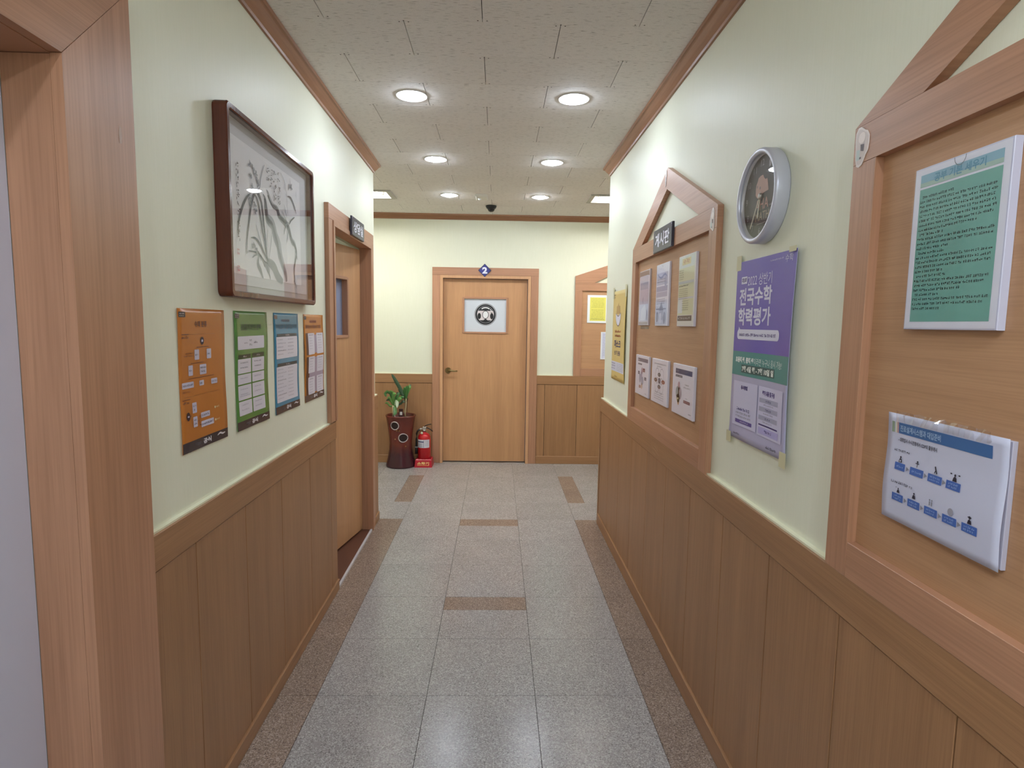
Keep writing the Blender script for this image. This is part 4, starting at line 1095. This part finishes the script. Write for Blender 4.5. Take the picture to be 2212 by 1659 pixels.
def f(m):
    A = lambda i, r: rrect_pts(pa + i, pb - i, pc + i, pd - i, r)
    loops(m, LF, [(A(.004, .020), .0275), (A(.019, .012), .0275), (A(.022, .010), .0250), (A(.022, .010), -.004)], M_mahog2)
part('frame_face', pic, f, 'polished front face of the frame')
part('mat_board', pic, lambda m: m.box(LF, pa + .021, pb - .021, pc + .021, pd - .021, LW + .001, -.003, flat('#b4b6bc', .7)), 'pale grey silk mount')
part('inner_mat', pic, lambda m: m.box(LF, pa + .052, pb - .052, pc + .048, pd - .048, -.003, -.0005, flat('#d2d5de', .7)), 'white inner mount')
PN = .0006
part('paper', pic, lambda m: m.box(LF, 2.064, 2.782, 1.729, 2.190, -.0005, PN, flat('#f2f4fc', .65)), 'sheet of painting paper')
LEAVES = [[[2.101,1.858],[2.108,1.904],[2.142,1.961],[2.183,2.004],[2.216,2.024]],[[2.167,1.804],[2.177,1.859],[2.2,1.926],[2.227,1.995],[2.263,2.038],[2.296,2.038],[2.323,2.006],[2.338,1.942],[2.353,1.864],[2.364,1.8]],[[2.292,2.052],[2.308,2.07],[2.32,2.106],[2.359,2.162]],[[2.248,2.031],[2.284,2.014],[2.309,1.952],[2.334,1.881],[2.369,1.801]],[[2.259,1.921],[2.285,1.885],[2.321,1.841],[2.369,1.801]],[[2.378,1.925],[2.364,1.866],[2.375,1.801]],[[2.42,1.92],[2.406,1.871],[2.38,1.806]],[[2.209,1.867],[2.255,1.87],[2.302,1.85],[2.34,1.821],[2.38,1.798]],[[2.183,1.817],[2.233,1.819],[2.289,1.815],[2.328,1.796],[2.369,1.789]],[[2.217,1.796],[2.251,1.81],[2.299,1.816]],[[2.528,2.176],[2.574,2.154],[2.601,2.098],[2.614,2.004]],[[2.614,2.097],[2.658,2.098],[2.703,2.068],[2.721,2.043]],[[2.568,2.054],[2.601,2.002]],[[2.541,2.025],[2.588,1.992],[2.625,1.985]],[[2.7,2.024],[2.652,2.002],[2.631,1.982]],[[2.559,1.929],[2.58,1.965],[2.612,1.987]],[[2.594,1.9],[2.609,1.94],[2.625,1.981]],[[2.645,2.179],[2.649,2.155],[2.629,2.133]],[[2.649,2.146],[2.681,2.139]],[[2.725,2.142],[2.723,2.111]]]
LW_ = [10, 11, 5, 9, 5, 4, 4, 9, 7, 6, 3, 8, 4, 5, 7, 6, 5, 4, 5, 3]
ROCKS = [[[2.36,2.036],[2.368,2.0],[2.381,1.964],[2.433,1.95],[2.464,1.907],[2.496,1.879],[2.511,1.84],[2.538,1.806],[2.572,1.767],[2.583,1.734]],[[2.398,2.06],[2.439,2.029],[2.494,2.02],[2.516,1.996],[2.575,1.981],[2.624,1.964],[2.659,1.918],[2.699,1.905],[2.716,1.864],[2.685,1.798],[2.694,1.733]],[[2.369,1.801],[2.433,1.784],[2.476,1.751],[2.533,1.728]],[[2.289,1.815],[2.272,1.78],[2.295,1.756],[2.323,1.729]],[[2.328,1.796],[2.378,1.771],[2.382,1.751]]]
RWd = [(.022, .055), (.018, .032), (.045, .05), (.018, .022), (.014, .02)]
BLOS = [[2.214,2.126],[2.236,2.121],[2.249,2.11],[2.22,2.084],[2.272,2.109],[2.28,2.082],[2.293,2.07],[2.231,2.053],[2.24,2.044],[2.219,2.007],[2.205,1.994],[2.255,1.995],[2.258,1.972],[2.225,1.843],[2.245,1.835],[2.262,1.825],[2.665,2.15],[2.64,2.14]]
CALL = [(2.104, 2.117, 1.843, 12, .018), (2.384, 2.159, 2.108, 3, .026), (2.416, 2.163, 2.090, 4, .028), (2.458, 2.164, 2.047, 5, .028), (2.505, 2.171, 2.037, 6, .028)]
def f(m):
    rnd = random.Random(11)
    lt, md, dk = flat('#a9b1bd', .7), flat('#838c99', .7), flat('#505967', .7)
    n = PN + .0003
    for i, (p, (a, b)) in enumerate(zip(ROCKS, RWd)):
        m.stroke(LF, p, b, n + .0001 * i, lt, True, 4)
        q = [(x + rnd.uniform(-.008, .008) - .004, y + rnd.uniform(-.006, .006)) for x, y in p]
        m.stroke(LF, q, a, n + .0008 + .0001 * i, md if i != 1 else dk, True, 4)
        for x, y in p[::2]:
            m.stroke(LF, [(x - .02, y + .012), (x, y), (x + .012, y - .022)], .010, n + .0014, md, True, 3)
    m.stroke(LF, ROCKS[0][:4], .020, n + .0018, dk); m.stroke(LF, ROCKS[1][1:6], .009, n + .0018, dk)
    for p, w in zip(LEAVES, LW_): m.stroke(LF, p, w * .0011, n + .0022, md if w < 7 else dk, True, 5)
    for x, y in BLOS:
        for k in range(5):
            a = rnd.uniform(0, 6.28); l = rnd.uniform(.008, .018)
            m.stroke(LF, [(x, y), (x + math.cos(a) * l * .6, y + math.sin(a) * l * .6), (x + math.cos(a + .4) * l, y + math.sin(a + .4) * l)], .007, n + .0026, md if k % 2 else lt, True, 3)
part('ink_painting', pic, f, 'grey ink brushwork of orchids, blossoms and rocks')
def f(m):
    rnd = random.Random(23); dk = flat('#3c434e', .7); n = PN + .0034
    for u, v1, v0, cnt, g in CALL:
        st = (v1 - v0) / cnt
        for i in range(cnt):
            cv = v1 - st * (i + .5); w = g * .5; h = st * .42
            for k in range(rnd.randint(3, 6)):
                x0, y0 = u + rnd.uniform(-w, w), cv + rnd.uniform(-h, h)
                if rnd.random() < .5: x1, y1 = x0 + rnd.uniform(.3, 1) * w, y0 + rnd.uniform(-.2, .2) * h
                else: x1, y1 = x0 + rnd.uniform(-.2, .2) * w, y0 - rnd.uniform(.4, 1.2) * h
                m.stroke(LF, [(x0, y0), ((x0 + x1) / 2 + .001, (y0 + y1) / 2), (x1, y1)], .0046, n, dk, True, 2)
    pk = flat('#cf9fae', .7)
    for u0, v0, v1 in ((2.082, 1.790, 1.817), (2.081, 1.733, 1.760)):
        m.ring(LF, u0 + .013, (v0 + v1) / 2, .014, .0135, .002, n, pk, 4, 45, 405); m.rr(LF, u0 + .004, u0 + .022, v0 + .005, v0 + .010, n, pk); m.rr(LF, u0 + .010, u0 + .013, v0 + .005, v1 - .004, n, pk); m.rr(LF, u0 + .004, u0 + .022, v1 - .009, v1 - .005, n, pk)
part('calligraphy', pic, f, 'columns of dark brush writing and pink seals'); bpy.data.objects['calligraphy']['kind'] = 'stuff'
part('picture_glass', pic, lambda m: m.box(LF, pa + .022, pb - .022, pc + .022, pd - .022, .0195, .0215, M_glass))
part('hanger', pic, lambda m: m.tube([LF.pt(2.44, 2.271, -.012), LF.pt(2.448, 2.281, -.012), LF.pt(2.456, 2.271, -.012)], .0018, flat('#3b3634', .4)))

# ================================================================== FOUR POSTERS UNDER THE PAINTING
LX = LW + .0012
def wav(ph, amp, u0, u1):
    return lambda u, v: amp * (1.1 + math.sin((v - 1.17) * 19 + ph)) * (0.75 + .25 * math.sin((u - u0) * 30)) + .006 * (math.exp(-((u - u0) / .02) ** 2) if u0 else 0) * 0
def chart(u0, u1, col, label, ph, amp, foot):
    fr = LF.warped(wav(ph, amp, u0, u1))
    t = thing('study_poster', LF.pt((u0 + u1) / 2, 1.172, LX), label, 'poster', 'four maths posters under the framed painting')
    part('sheet', t, lambda m: m.sheet(fr, u0, u1, 1.172, 1.600, LX, .0006, flat(col, .24), nu=12, nv=30))
    def g(m):
        n = LX + .0008
        m.rr(fr, u0 + .001, u1 - .001, 1.1725, 1.204, n, flat('#39343c', .25))
        w = u1 - u0; c = flat('#d8d4d8', .4)
        m.text(fr, '공식', u0 + w * .42, u0 + w * .60, 1.181, 1.198, n + .0005, c, .05); m.greek(fr, u0 + w * .24, u0 + w * .38, 1.190, .004, n + .0005, flat('#8e8a90'), 3); m.greek(fr, u0 + w * .28, u0 + w * .38, 1.184, .004, n + .0005, flat('#8e8a90'), 4)
        m.stroke(fr, [(u0 + w * .74, 1.191), (u0 + w * .80, 1.196), (u0 + w * .86, 1.1915), (u0 + w * .92, 1.1925)], .006, n + .0005, c)
    def b_(m):
        n = LX + .0008; c = flat('#d8d4d8', .4)
        m.rr(fr, u0 + .004, u0 + .042, 1.574, 1.590, n, flat('#33292a', .3), .003); m.greek(fr, u0 + .009, u0 + .037, 1.583, .004, n + .0004, c, 7); m.greek(fr, u0 + .009, u0 + .037, 1.577, .003, n + .0004, c, 8)
    part('footer_band', t, g); part('corner_badge', t, b_)
    return t, fr, LX + .0009
bx = flat('#c9c5da', .35); wh = flat('#dcdae6', .35); tx = flat('#4a4a60', .5); br = flat('#5c2c1c', .45); txl = flat('#9a98aa', .5)
t, P, n = chart(1.716, 2.012, '#bd7636', 'orange tree-diagram poster, nearest of the four under the painting', 0.4, .0016, 1)
def f(m):
    m.text(P, '수의 분류', 1.812, 1.890, 1.545, 1.564, n, br, .03)
    m.rr(P, 1.733, 1.772, 1.5225, 1.5245, n, br); m.greek(P, 1.733, 1.772, 1.511, .008, n, br, 3); m.rr(P, 1.772, 1.94, 1.5232, 1.5238, n, flat('#8c5526'))
    m.ell(P, 1.857, 1.503, .012, .012, n, flat('#3a2634'), 18); m.rr(P, 1.852, 1.862, 1.4995, 1.5065, n + .0004, bx)
    def box(u0, u1, v0, v1, l2=False):
        m.rr(P, u0, u1, v0, v1, n, bx, .003)
        if l2: m.greek(P, u0 + .004, u1 - .002, (v0 + v1) / 2 + .003, .006, n + .0004, tx, int(u0 * 999)); m.greek(P, u0 + .006, u1 - .004, (v0 + v1) / 2 - .009, .006, n + .0004, tx, int(u0 * 998))
        else: m.greek(P, u0 + .004, u1 - .002, (v0 + v1) / 2 - .003, .006, n + .0004, tx, int(u0 * 997))
    ln = lambda a, b, v: m.rr(P, a, b, v - .0007, v + .0007, n, br)
    vl = lambda u, a, b: m.rr(P, u - .0006, u + .0006, a, b, n, br)
    ln(1.822, 1.899, 1.484); vl(1.857, 1.484, 1.492); vl(1.822, 1.476, 1.484); vl(1.899, 1.476, 1.484)
    box(1.807, 1.836, 1.446, 1.477); box(1.885, 1.914, 1.446, 1.477); ln(1.783, 1.862, 1.4365); vl(1.822, 1.4365, 1.446)
    box(1.769, 1.795, 1.400, 1.431); box(1.838, 1.880, 1.399, 1.430, True); ln(1.769, 1.930, 1.391); vl(1.846, 1.391, 1.399)
    box(1.729, 1.797, 1.364, 1.382); box(1.832, 1.861, 1.365, 1.381); box(1.909, 1.951, 1.363, 1.380)
    m.greek(P, 1.73, 1.775, 1.351, .005, n, flat('#7a4420'), 9); m.greek(P, 1.755, 1.80, 1.465, .005, n, flat('#7a4420'), 10); m.greek(P, 1.745, 1.80, 1.457, .005, n, flat('#7a4420'), 11)
    m.rr(P, 1.740, 1.96, 1.3378, 1.3384, n, flat('#8c5526')); m.rr(P, 1.727, 1.771, 1.3295, 1.3313, n, br); m.greek(P, 1.728, 1.770, 1.318, .008, n, br, 12)
    m.ell(P, 1.754, 1.280, .011, .013, n, flat('#33101a'), 18); m.rr(P, 1.749, 1.759, 1.2775, 1.2825, n + .0004, bx)
    box(1.780, 1.807, 1.286, 1.318, True); box(1.781, 1.807, 1.243, 1.275, True); box(1.831, 1.890, 1.264, 1.281); box(1.831, 1.914, 1.235, 1.254)
    vl(1.772, 1.258, 1.302); ln(1.766, 1.772, 1.280); ln(1.807, 1.82, 1.259); vl(1.820, 1.245, 1.272); ln(1.82, 1.831, 1.272); ln(1.82, 1.831, 1.245)
    y = flat('#e6d9a8'); 
    for v in (1.286, 1.245): m.ell(P, 1.926, v, .0045, .004, n, y, 10); m.greek(P, 1.935, 1.958, v - .003, .006, n, y, 14)
part('print', t, f)
t, P, n = chart(2.090, 2.394, '#5c8a46', 'green formula poster, second from the near end of the four', 1.6, .0020, 2)
def f(m):
    m.text(P, '곱셈공식과인수분해', 2.140, 2.325, 1.531, 1.554, n, flat('#2f4a2a'), .03)
    m.rr(P, 2.110, 2.352, 1.462, 1.510, n, wh, .004); gd = flat('#2c3f24', .3)
    m.greek(P, 2.214, 2.244, 1.490, .008, n + .0004, tx, 1); m.greek(P, 2.214, 2.244, 1.474, .008, n + .0004, tx, 2); m.greek(P, 2.165, 2.198, 1.483, .005, n + .0004, tx, 3); m.greek(P, 2.256, 2.292, 1.482, .008, n + .0004, tx, 4)
    m.rr(P, 2.114, 2.224, 1.430, 1.444, n, gd, .003); m.rr(P, 2.239, 2.349, 1.430, 1.445, n, gd, .003); m.greek(P, 2.155, 2.185, 1.434, .006, n + .0004, wh, 5); m.greek(P, 2.28, 2.31, 1.434, .006, n + .0004, wh, 6)
    for r, (va, vb) in enumerate(((1.428, 1.376), (1.372, 1.337), (1.332, 1.280), (1.275, 1.224))):
        for c, (a, b) in enumerate(((2.110, 2.226), (2.236, 2.352))):
            m.rr(P, a, b, vb, va, n, wh, .003)
            for q in range(2 if r != 1 else 1): m.greek(P, a + .02, b - .02, va - .016 - .018 * q, .005, n + .0004, tx if r == 0 else txl, 20 + r * 4 + c * 2 + q, .9)
            if r == 2 and c == 0: m.greek(P, a + .01, b - .01, vb + .012, .004, n + .0004, txl, 44)
part('print', t, f)
t, P, n = chart(2.470, 2.780, '#4a8eb0', 'blue formula poster, third from the near end of the four', 2.4, .0018, 3)
def f(m):
    m.rr(P, 2.560, 2.662, 1.563, 1.574, n, flat('#3b5e74'), .003); m.greek(P, 2.57, 2.655, 1.566, .005, n + .0004, txl, 1)
    m.text(P, '이차방정식과 일차부등식의 해', 2.492, 2.757, 1.532, 1.554, n, flat('#2f5870'), .02); gd = flat('#263c48', .3)
    for (a, b, c, d) in ((1.499, 1.512, 1.406, 1.499), (1.372, 1.386, 1.220, 1.372)):
        m.rr(P, 2.500, 2.748, a, b, n, gd, .003); m.greek(P, 2.605, 2.655, a + .004, .006, n + .0004, wh, 2)
        m.rr(P, 2.488, 2.752, c, d, n, wh, .004)
        k = 5 if c > 1.3 else 9
        for i in range(k):
            m.greek(P, 2.50, 2.50 + .07 + .04 * (i % 2), d - .014 - .0155 * i, .005, n + .0004, tx if i % 4 == 3 else txl, 50 + i + k); m.greek(P, 2.63, 2.70, d - .014 - .0155 * i, .005, n + .0004, txl, 70 + i + k)
part('print', t, f)
t, P, n = chart(2.862, 3.190, '#c07c38', 'orange poster of white boxes, farthest of the four beside the door casing', 3.3, .0030, 4)
def f(m):
    m.rr(P, 2.957, 3.066, 1.559, 1.571, n, flat('#7a341c', .4), .003); m.greek(P, 2.967, 3.055, 1.562, .005, n + .0004, flat('#b87850'), 1)
    m.text(P, '일차함수와 이차함수의 그래프', 2.890, 3.142, 1.530, 1.549, n, flat('#7a3c1c'), .03)
    lil, dkb = flat('#a596ac', .4), flat('#4a2418', .35)
    for (va, vb) in ((1.509, 1.402), (1.392, 1.204)): m.rr(P, 2.885, 2.935, vb, va, n, dkb)
    m.rr(P, 3.005, 3.085, 1.408, 1.500, n + .0002, lil); m.rr(P, 3.010, 3.085, 1.210, 1.388, n + .0002, lil); m.rr(P, 2.930, 3.17, 1.288, 1.312, n + .0003, lil)
    for (a, b) in ((2.914, 3.022), (3.058, 3.172)):
        for (va, vb) in ((1.508, 1.402), (1.392, 1.311), (1.290, 1.204)):
            m.rr(P, a, b, vb, va, n + .0005, wh, .004); m.greek(P, a + .02, b - .02, va - .012, .006, n + .0009, tx, int(a * 100 + va * 100))
            for q in range(5): m.greek(P, a + .02, b - .02, va - .026 - .013 * q, .004, n + .0009, txl, int(a * 100) + q, .8) if va - .026 - .013 * q > vb + .005 else None
part('print', t, f)

# ================================================================== PLANTER, PLANT, EXTINGUISHER
pcx, pcy = -1.045, 6.385
pot = thing('planter', (pcx, pcy, 0), 'tall waisted red-brown glazed planter pot beside the fire extinguisher', 'planter')
def mk_pot():
    k = NT('pot_glaze')
    sx = k.n('ShaderNodeSeparateXYZ'); k.link(k.pos, sx.inputs[0])
    n = k.noise(k.mapped((20, 20, 12)), 1.0, 4.0)
    a = k.n('ShaderNodeMath', operation='MULTIPLY_ADD'); k.link(n, a.inputs[0]); a.inputs[1].default_value = 0.12; k.link(sx.outputs[2], a.inputs[2])
    c = k.ramp(a.outputs[0], [(0.20, V4(0.050, 0.012, 0.020)), (0.32, V4(0.13, 0.022, 0.014)), (0.55, V4(0.115, 0.018, 0.012))])
    k.link(c, k.b.inputs['Base Color']); k.b.inputs['Roughness'].default_value = .22
    return k.m
M_pot = mk_pot()
part('pot_body', pot, lambda m: m.lathe((pcx, pcy, 0), [(0.0, 0.001), (0.155, 0.001), (0.161, 0.006), (0.159, 0.02), (0.140, 0.10), (0.125, 0.19), (0.122, 0.26), (0.127, 0.34), (0.140, 0.44), (0.158, 0.545), (0.163, 0.556), (0.162, 0.566), (0.152, 0.566), (0.145, 0.55), (0.14, 0.50), (0.0, 0.495)], M_pot, 40))
part('soil', pot, lambda m: m.lathe((pcx, pcy, 0), [(0.143, 0.526), (0.08, 0.534), (0.0, 0.532)], flat('#2b1d18', .9), 24))
def pot_r(z):
    pr = [(0.02, .159), (0.10, .140), (0.19, .125), (0.26, .122), (0.34, .127), (0.44, .140), (0.545, .158)]
    for (z0, r0), (z1, r1) in zip(pr[:-1], pr[1:]):
        if z <= z1: return r0 + (r1 - r0) * (z - z0) / (z1 - z0)
    return .158
def on_pot(x, z, out=0.0):
    return (x, pcy - math.sqrt(max(1e-4, pot_r(z) ** 2 - (x - pcx) ** 2)) - out, z)
def rosette(x, z, r):
    def g(m):
        A = [2 * math.pi * i / 28 for i in range(29)]
        m.tube([on_pot(x + r * math.cos(a), z + r * math.sin(a), .003) for a in A], .0055, flat('#b7aaac', .35, .2), 6)
        vs = [on_pot(x, z, .004)] + [on_pot(x + q * math.cos(a), z + q * math.sin(a), .0025) for q in (r * .5, r * .95) for a in A[:-1]]
        fs = [(0, 1 + i, 1 + (i + 1) % 28) for i in range(28)] + [(1 + i, 29 + i, 29 + (i + 1) % 28, 1 + (i + 1) % 28) for i in range(28)]
        m.add(vs, fs, flat('#2a1616', .3), True)
    part('medallion', pot, g, 'dark round medallion ringed in silver')
rosette(-1.087, 0.467, 0.043); rosette(-1.001, 0.332, 0.046)
for x, z in ((-1.066, .415), (-1.085, .317), (-.978, .238), (-1.04, .41)):
    part('gilt_spot', pot, lambda m: m.lathe(on_pot(x, z, .002), [(0.009, .002), (.006, -.003), (0, -.004)], flat('#9a6a3c', .4, .4), 10, 'Y'))

pl = thing('potted_plant', (pcx, pcy, 0.53), 'green strap-leaved plant on two pale canes growing in the red-brown planter', 'plant')
py0 = 6.375
M_leafg = flat('#37662f', .4, name='leaf_green'); M_leafl = flat('#5c8a45', .4, name='leaf_light'); M_leafd = flat('#3a5640', .45, name='leaf_dark')
for p in ([(-1.123, .5345), (-1.125, .60), (-1.127, .668)], [(-0.991, .5345), (-0.998, .60), (-0.99, .66), (-0.984, .72), (-0.986, .78)]):
    part('cane', pl, lambda m: m.tube([(x, py0, z) for x, z in p], .011, flat('#b7a684', .6), 8, .009))
LV = [([(-1.122,.664),(-1.134,.741),(-1.151,.8),(-1.184,.821),(-1.206,.8),(-1.193,.766)], .030, M_leafg, -.04), ([(-1.122,.664),(-1.143,.707),(-1.176,.732),(-1.206,.714)], .026, M_leafd, .03), ([(-1.109,.664),(-1.117,.741),(-1.134,.809),(-1.167,.826)], .030, M_leafl, .02),
      ([(-1.101,.656),(-1.1,.741),(-1.075,.793),(-1.1,.800)], .030, M_leafd, .05), ([(-1.101,.656),(-1.067,.725),(-1.033,.759),(-1.003,.764)], .032, M_leafg, -.03), ([(-1.101,.656),(-1.075,.707),(-1.05,.751),(-1.025,.742)], .034, M_leafl, -.06),
      ([(-1.12,.67),(-1.13,.74),(-1.112,.80),(-1.085,.80)], .032, M_leafl, -.05), ([(-1.118,.66),(-1.10,.63),(-1.093,.59),(-1.098,.572)], .032, M_leafg, -.09), ([(-1.110,.67),(-1.085,.72),(-1.072,.70),(-1.07,.65)], .030, flat('#a9b8a0', .4), -.08),
      ([(-.987,.70),(-.991,.777),(-.978,.854),(-.965,.888)], .038, M_leafg, -.02), ([(-.982,.777),(-.957,.837),(-.944,.888),(-.934,.850)], .030, M_leafl, -.03), ([(-1.02,.777),(-1.037,.827),(-1.075,.887),(-1.116,.954),(-1.150,1.005)], .040, M_leafd, .05),
      ([(-.99,.74),(-1.02,.777),(-1.055,.835),(-1.075,.85)], .040, M_leafd, .03), ([(-.988,.76),(-1.01,.80),(-1.0,.85),(-.985,.87)], .026, M_leafl, .02), ([(-.99,.70),(-1.02,.71),(-1.033,.742)], .012, flat('#5c4030', .6), -.03), ([(-.985,.70),(-.97,.73),(-.962,.755)], .010, flat('#5c4030', .6), -.02)]
LV += [([(-1.12,.66),(-1.15,.72),(-1.168,.762),(-1.178,.742)], .024, M_leafl, -.03), ([(-1.105,.67),(-1.09,.75),(-1.062,.80),(-1.048,.775)], .026, M_leafg, .03), ([(-1.10,.66),(-1.04,.69),(-1.01,.725),(-1.0,.70)], .022, M_leafd, -.04),
       ([(-.988,.74),(-.975,.80),(-.955,.86),(-.938,.90)], .028, M_leafd, .03), ([(-1.13,.66),(-1.16,.66),(-1.19,.70),(-1.21,.69)], .020, M_leafl, -.02), ([(-.99,.75),(-1.005,.82),(-1.0,.875)], .024, M_leafg, -.03)]
def leafmesh(m, pts, w, mat, dy):
    P = [Vector((x, 0, z)) for x, z in pts]; Q = []
    for i in range(len(P) - 1):
        for j in range(3): Q.append(P[i].lerp(P[i + 1], j / 3))
    Q.append(P[-1])
    vs, fs = [], []
    for i, q in enumerate(Q):
        t = i / (len(Q) - 1); d = (Q[min(i + 1, len(Q) - 1)] - Q[max(i - 1, 0)]).normalized(); nn = Vector((-d.z, 0, d.x))
        ww = w * (.30 + .8 * math.sin(math.pi * (t * .78 + .12))) * (1 if t < .97 else .15) * .5
        y = py0 + dy * t
        for sg, yo in ((-1, .006), (0, -.004), (1, .006)): vs.append((q.x + nn.x * ww * sg, y + yo + .5 * ww * sg, q.z + nn.z * ww * sg))
    for i in range(len(Q) - 1):
        for k in range(2): a = 3 * i + k; fs.append((a, a + 1, a + 4, a + 3))
    m.add(vs, fs, mat, True)
for pts, w, mt, dy in LV:
    part('leaf', pl, lambda m: leafmesh(m, pts, w, mt, dy))
tg = thing('plant_tag', (-1.035, py0, .53), 'small dark marker with a white label stuck in the planter soil', 'plant tag')
part('stake', tg, lambda m: m.box(Fr((0, py0, 0), (1, 0, 0), (0, -1, 0)), -1.062, -1.018, .533, .632, .0, .006, flat('#3a1418', .4), .001))
part('label', tg, lambda m: m.rr(Fr((0, py0, 0), (1, 0, 0), (0, -1, 0)), -1.052, -1.026, .565, .600, .0065, flat('#d8d4d4', .5)))

ecx, ecy = -0.792, 6.405
st = thing('extinguisher_stand', (ecx, ecy, 0), 'low red plastic stand lettered in Korean under the fire extinguisher', 'stand')
SF = Fr((ecx, ecy, 0), (1, 0, 0), (0, -1, 0))
M_red = flat('#b3141e', .28, name='red_enamel'); M_redp = flat('#a8122a', .3, name='red_plastic')
part('base', st, lambda m: m.add([SF.pt(u, v, n) for (u, v, n) in [(-.096, 0, -.092), (.096, 0, -.092), (.096, 0, .096), (-.096, 0, .096), (-.088, .078, -.085), (.088, .078, -.085), (.088, .078, .082), (-.088, .078, .082), (-.080, .086, -.075), (.080, .086, -.075), (.080, .086, .074), (-.080, .086, .074)]],
     [(3, 2, 1, 0), (0, 1, 5, 4), (1, 2, 6, 5), (2, 3, 7, 6), (3, 0, 4, 7), (4, 5, 9, 8), (5, 6, 10, 9), (6, 7, 11, 10), (7, 4, 8, 11), (8, 9, 10, 11)], M_redp))
SFT = Fr(SF.pt(0, 0, .096), (1, 0, 0), (0, -1, 0.17), (0, 0.17, 1)); SFT.V = Vector((0, .176, .984)); SFT.N = Vector((0, -.984, .176))
part('lettering', st, lambda m: (m.text(SFT, '소화기', -.066, .062, .030, .060, .0010, flat('#e8d890', .4), .03), m.rr(SFT, -.066, .062, .020, .0245, .0010, flat('#e8c878', .4)), m.rr(SFT, .058, .062, .0245, .050, .0010, flat('#e8c878', .4))))
ex = thing('fire_extinguisher', (ecx, ecy, .086), 'red fire extinguisher with black hose and levers beside the planter', 'fire extinguisher')
part('cylinder', ex, lambda m: m.lathe((ecx, ecy, 0), [(0.0, 0.0865), (0.064, .0865), (.070, .092), (.070, .30), (.066, .33), (.052, .352), (.030, .366), (.018, .372), (.018, .380), (0, .380)], M_red, 36))
part('collar', ex, lambda m: m.lathe((ecx, ecy, 0), [(0.0205, .378), (.0205, .395), (.017, .400), (0, .400)], M_steel, 18))
part('valve', ex, lambda m: (m.box(SF, -.016, .020, .398, .432, -.014, .014, flat('#c8c4c0', .3, .8), .003), m.tube([(ecx - .016, ecy, .412), (ecx - .04, ecy - .004, .408), (ecx - .055, ecy - .006, .40)], .009, M_steel, 8)))
part('pressure_gauge', ex, lambda m: m.lathe((ecx - .020, ecy - .055, .372), [(0.013, .006), (.013, -.004), (.010, -.006), (0, -.006)], flat('#d8d4b8', .3), 16, 'Y'))
part('carrying_lever', ex, lambda m: m.tube([(ecx + .002, ecy, .425), (ecx + .035, ecy, .420), (ecx + .065, ecy, .405), (ecx + .092, ecy, .382)], .0055, flat('#141416', .4), 8))
part('squeeze_lever', ex, lambda m: m.tube([(ecx - .005, ecy, .425), (ecx + .015, ecy, .445), (ecx + .045, ecy, .458), (ecx + .076, ecy, .462)], .0050, flat('#141416', .4), 8))
part('hose', ex, lambda m: m.tube([(ecx - .050, ecy - .006, .402), (ecx - .072, ecy - .008, .385), (ecx - .082, ecy - .010, .355), (ecx - .084, ecy - .012, .30), (ecx - .084, ecy - .012, .235), (ecx - .084, ecy - .012, .20)], .010, flat('#17171a', .45), 10))
part('nozzle', ex, lambda m: m.tube([(ecx - .084, ecy - .012, .215), (ecx - .084, ecy - .012, .17), (ecx - .084, ecy - .012, .135)], .012, flat('#101012', .4), 12, .015))
part('hose_clip', ex, lambda m: m.box(SF, -.098, -.066, .204, .216, -.004, .028, flat('#8a8a8c', .4, .5)))
def f(m):
    r = .0706; vs, fs = [], []
    K = 12; bl = flat('#3c4470', .5)
    def patch(a0, a1, v0, v1, mat, rr_=r):
        b = []; 
        for i in range(K + 1):
            a = math.radians(a0 + (a1 - a0) * i / K)
            for v in (v0, v1): b.append((ecx + rr_ * math.sin(a), ecy - rr_ * math.cos(a), v))
        m.add(b, [(2 * i, 2 * i + 2, 2 * i + 3, 2 * i + 1) for i in range(K)], mat, True)
    patch(-70, 58, .210, .300, flat('#d6d6e2', .4)); patch(-66, 2, .270, .282, bl, r + .0004); patch(0, 3, .216, .294, bl, r + .0004)
    for i in range(4): patch(-62, -8 - 8 * (i % 2), .252 - .011 * i, .256 - .011 * i, flat('#8a8aa4'), r + .0004)
    for i in range(6): patch(12, 48, .286 - .011 * i, .2885 - .011 * i, flat('#9a9ab0'), r + .0004)
part('paper_label', ex, f, 'white instruction label')
if 'print.003' in bpy.data.objects: bpy.data.objects['print.003']['kind'] = 'stuff'
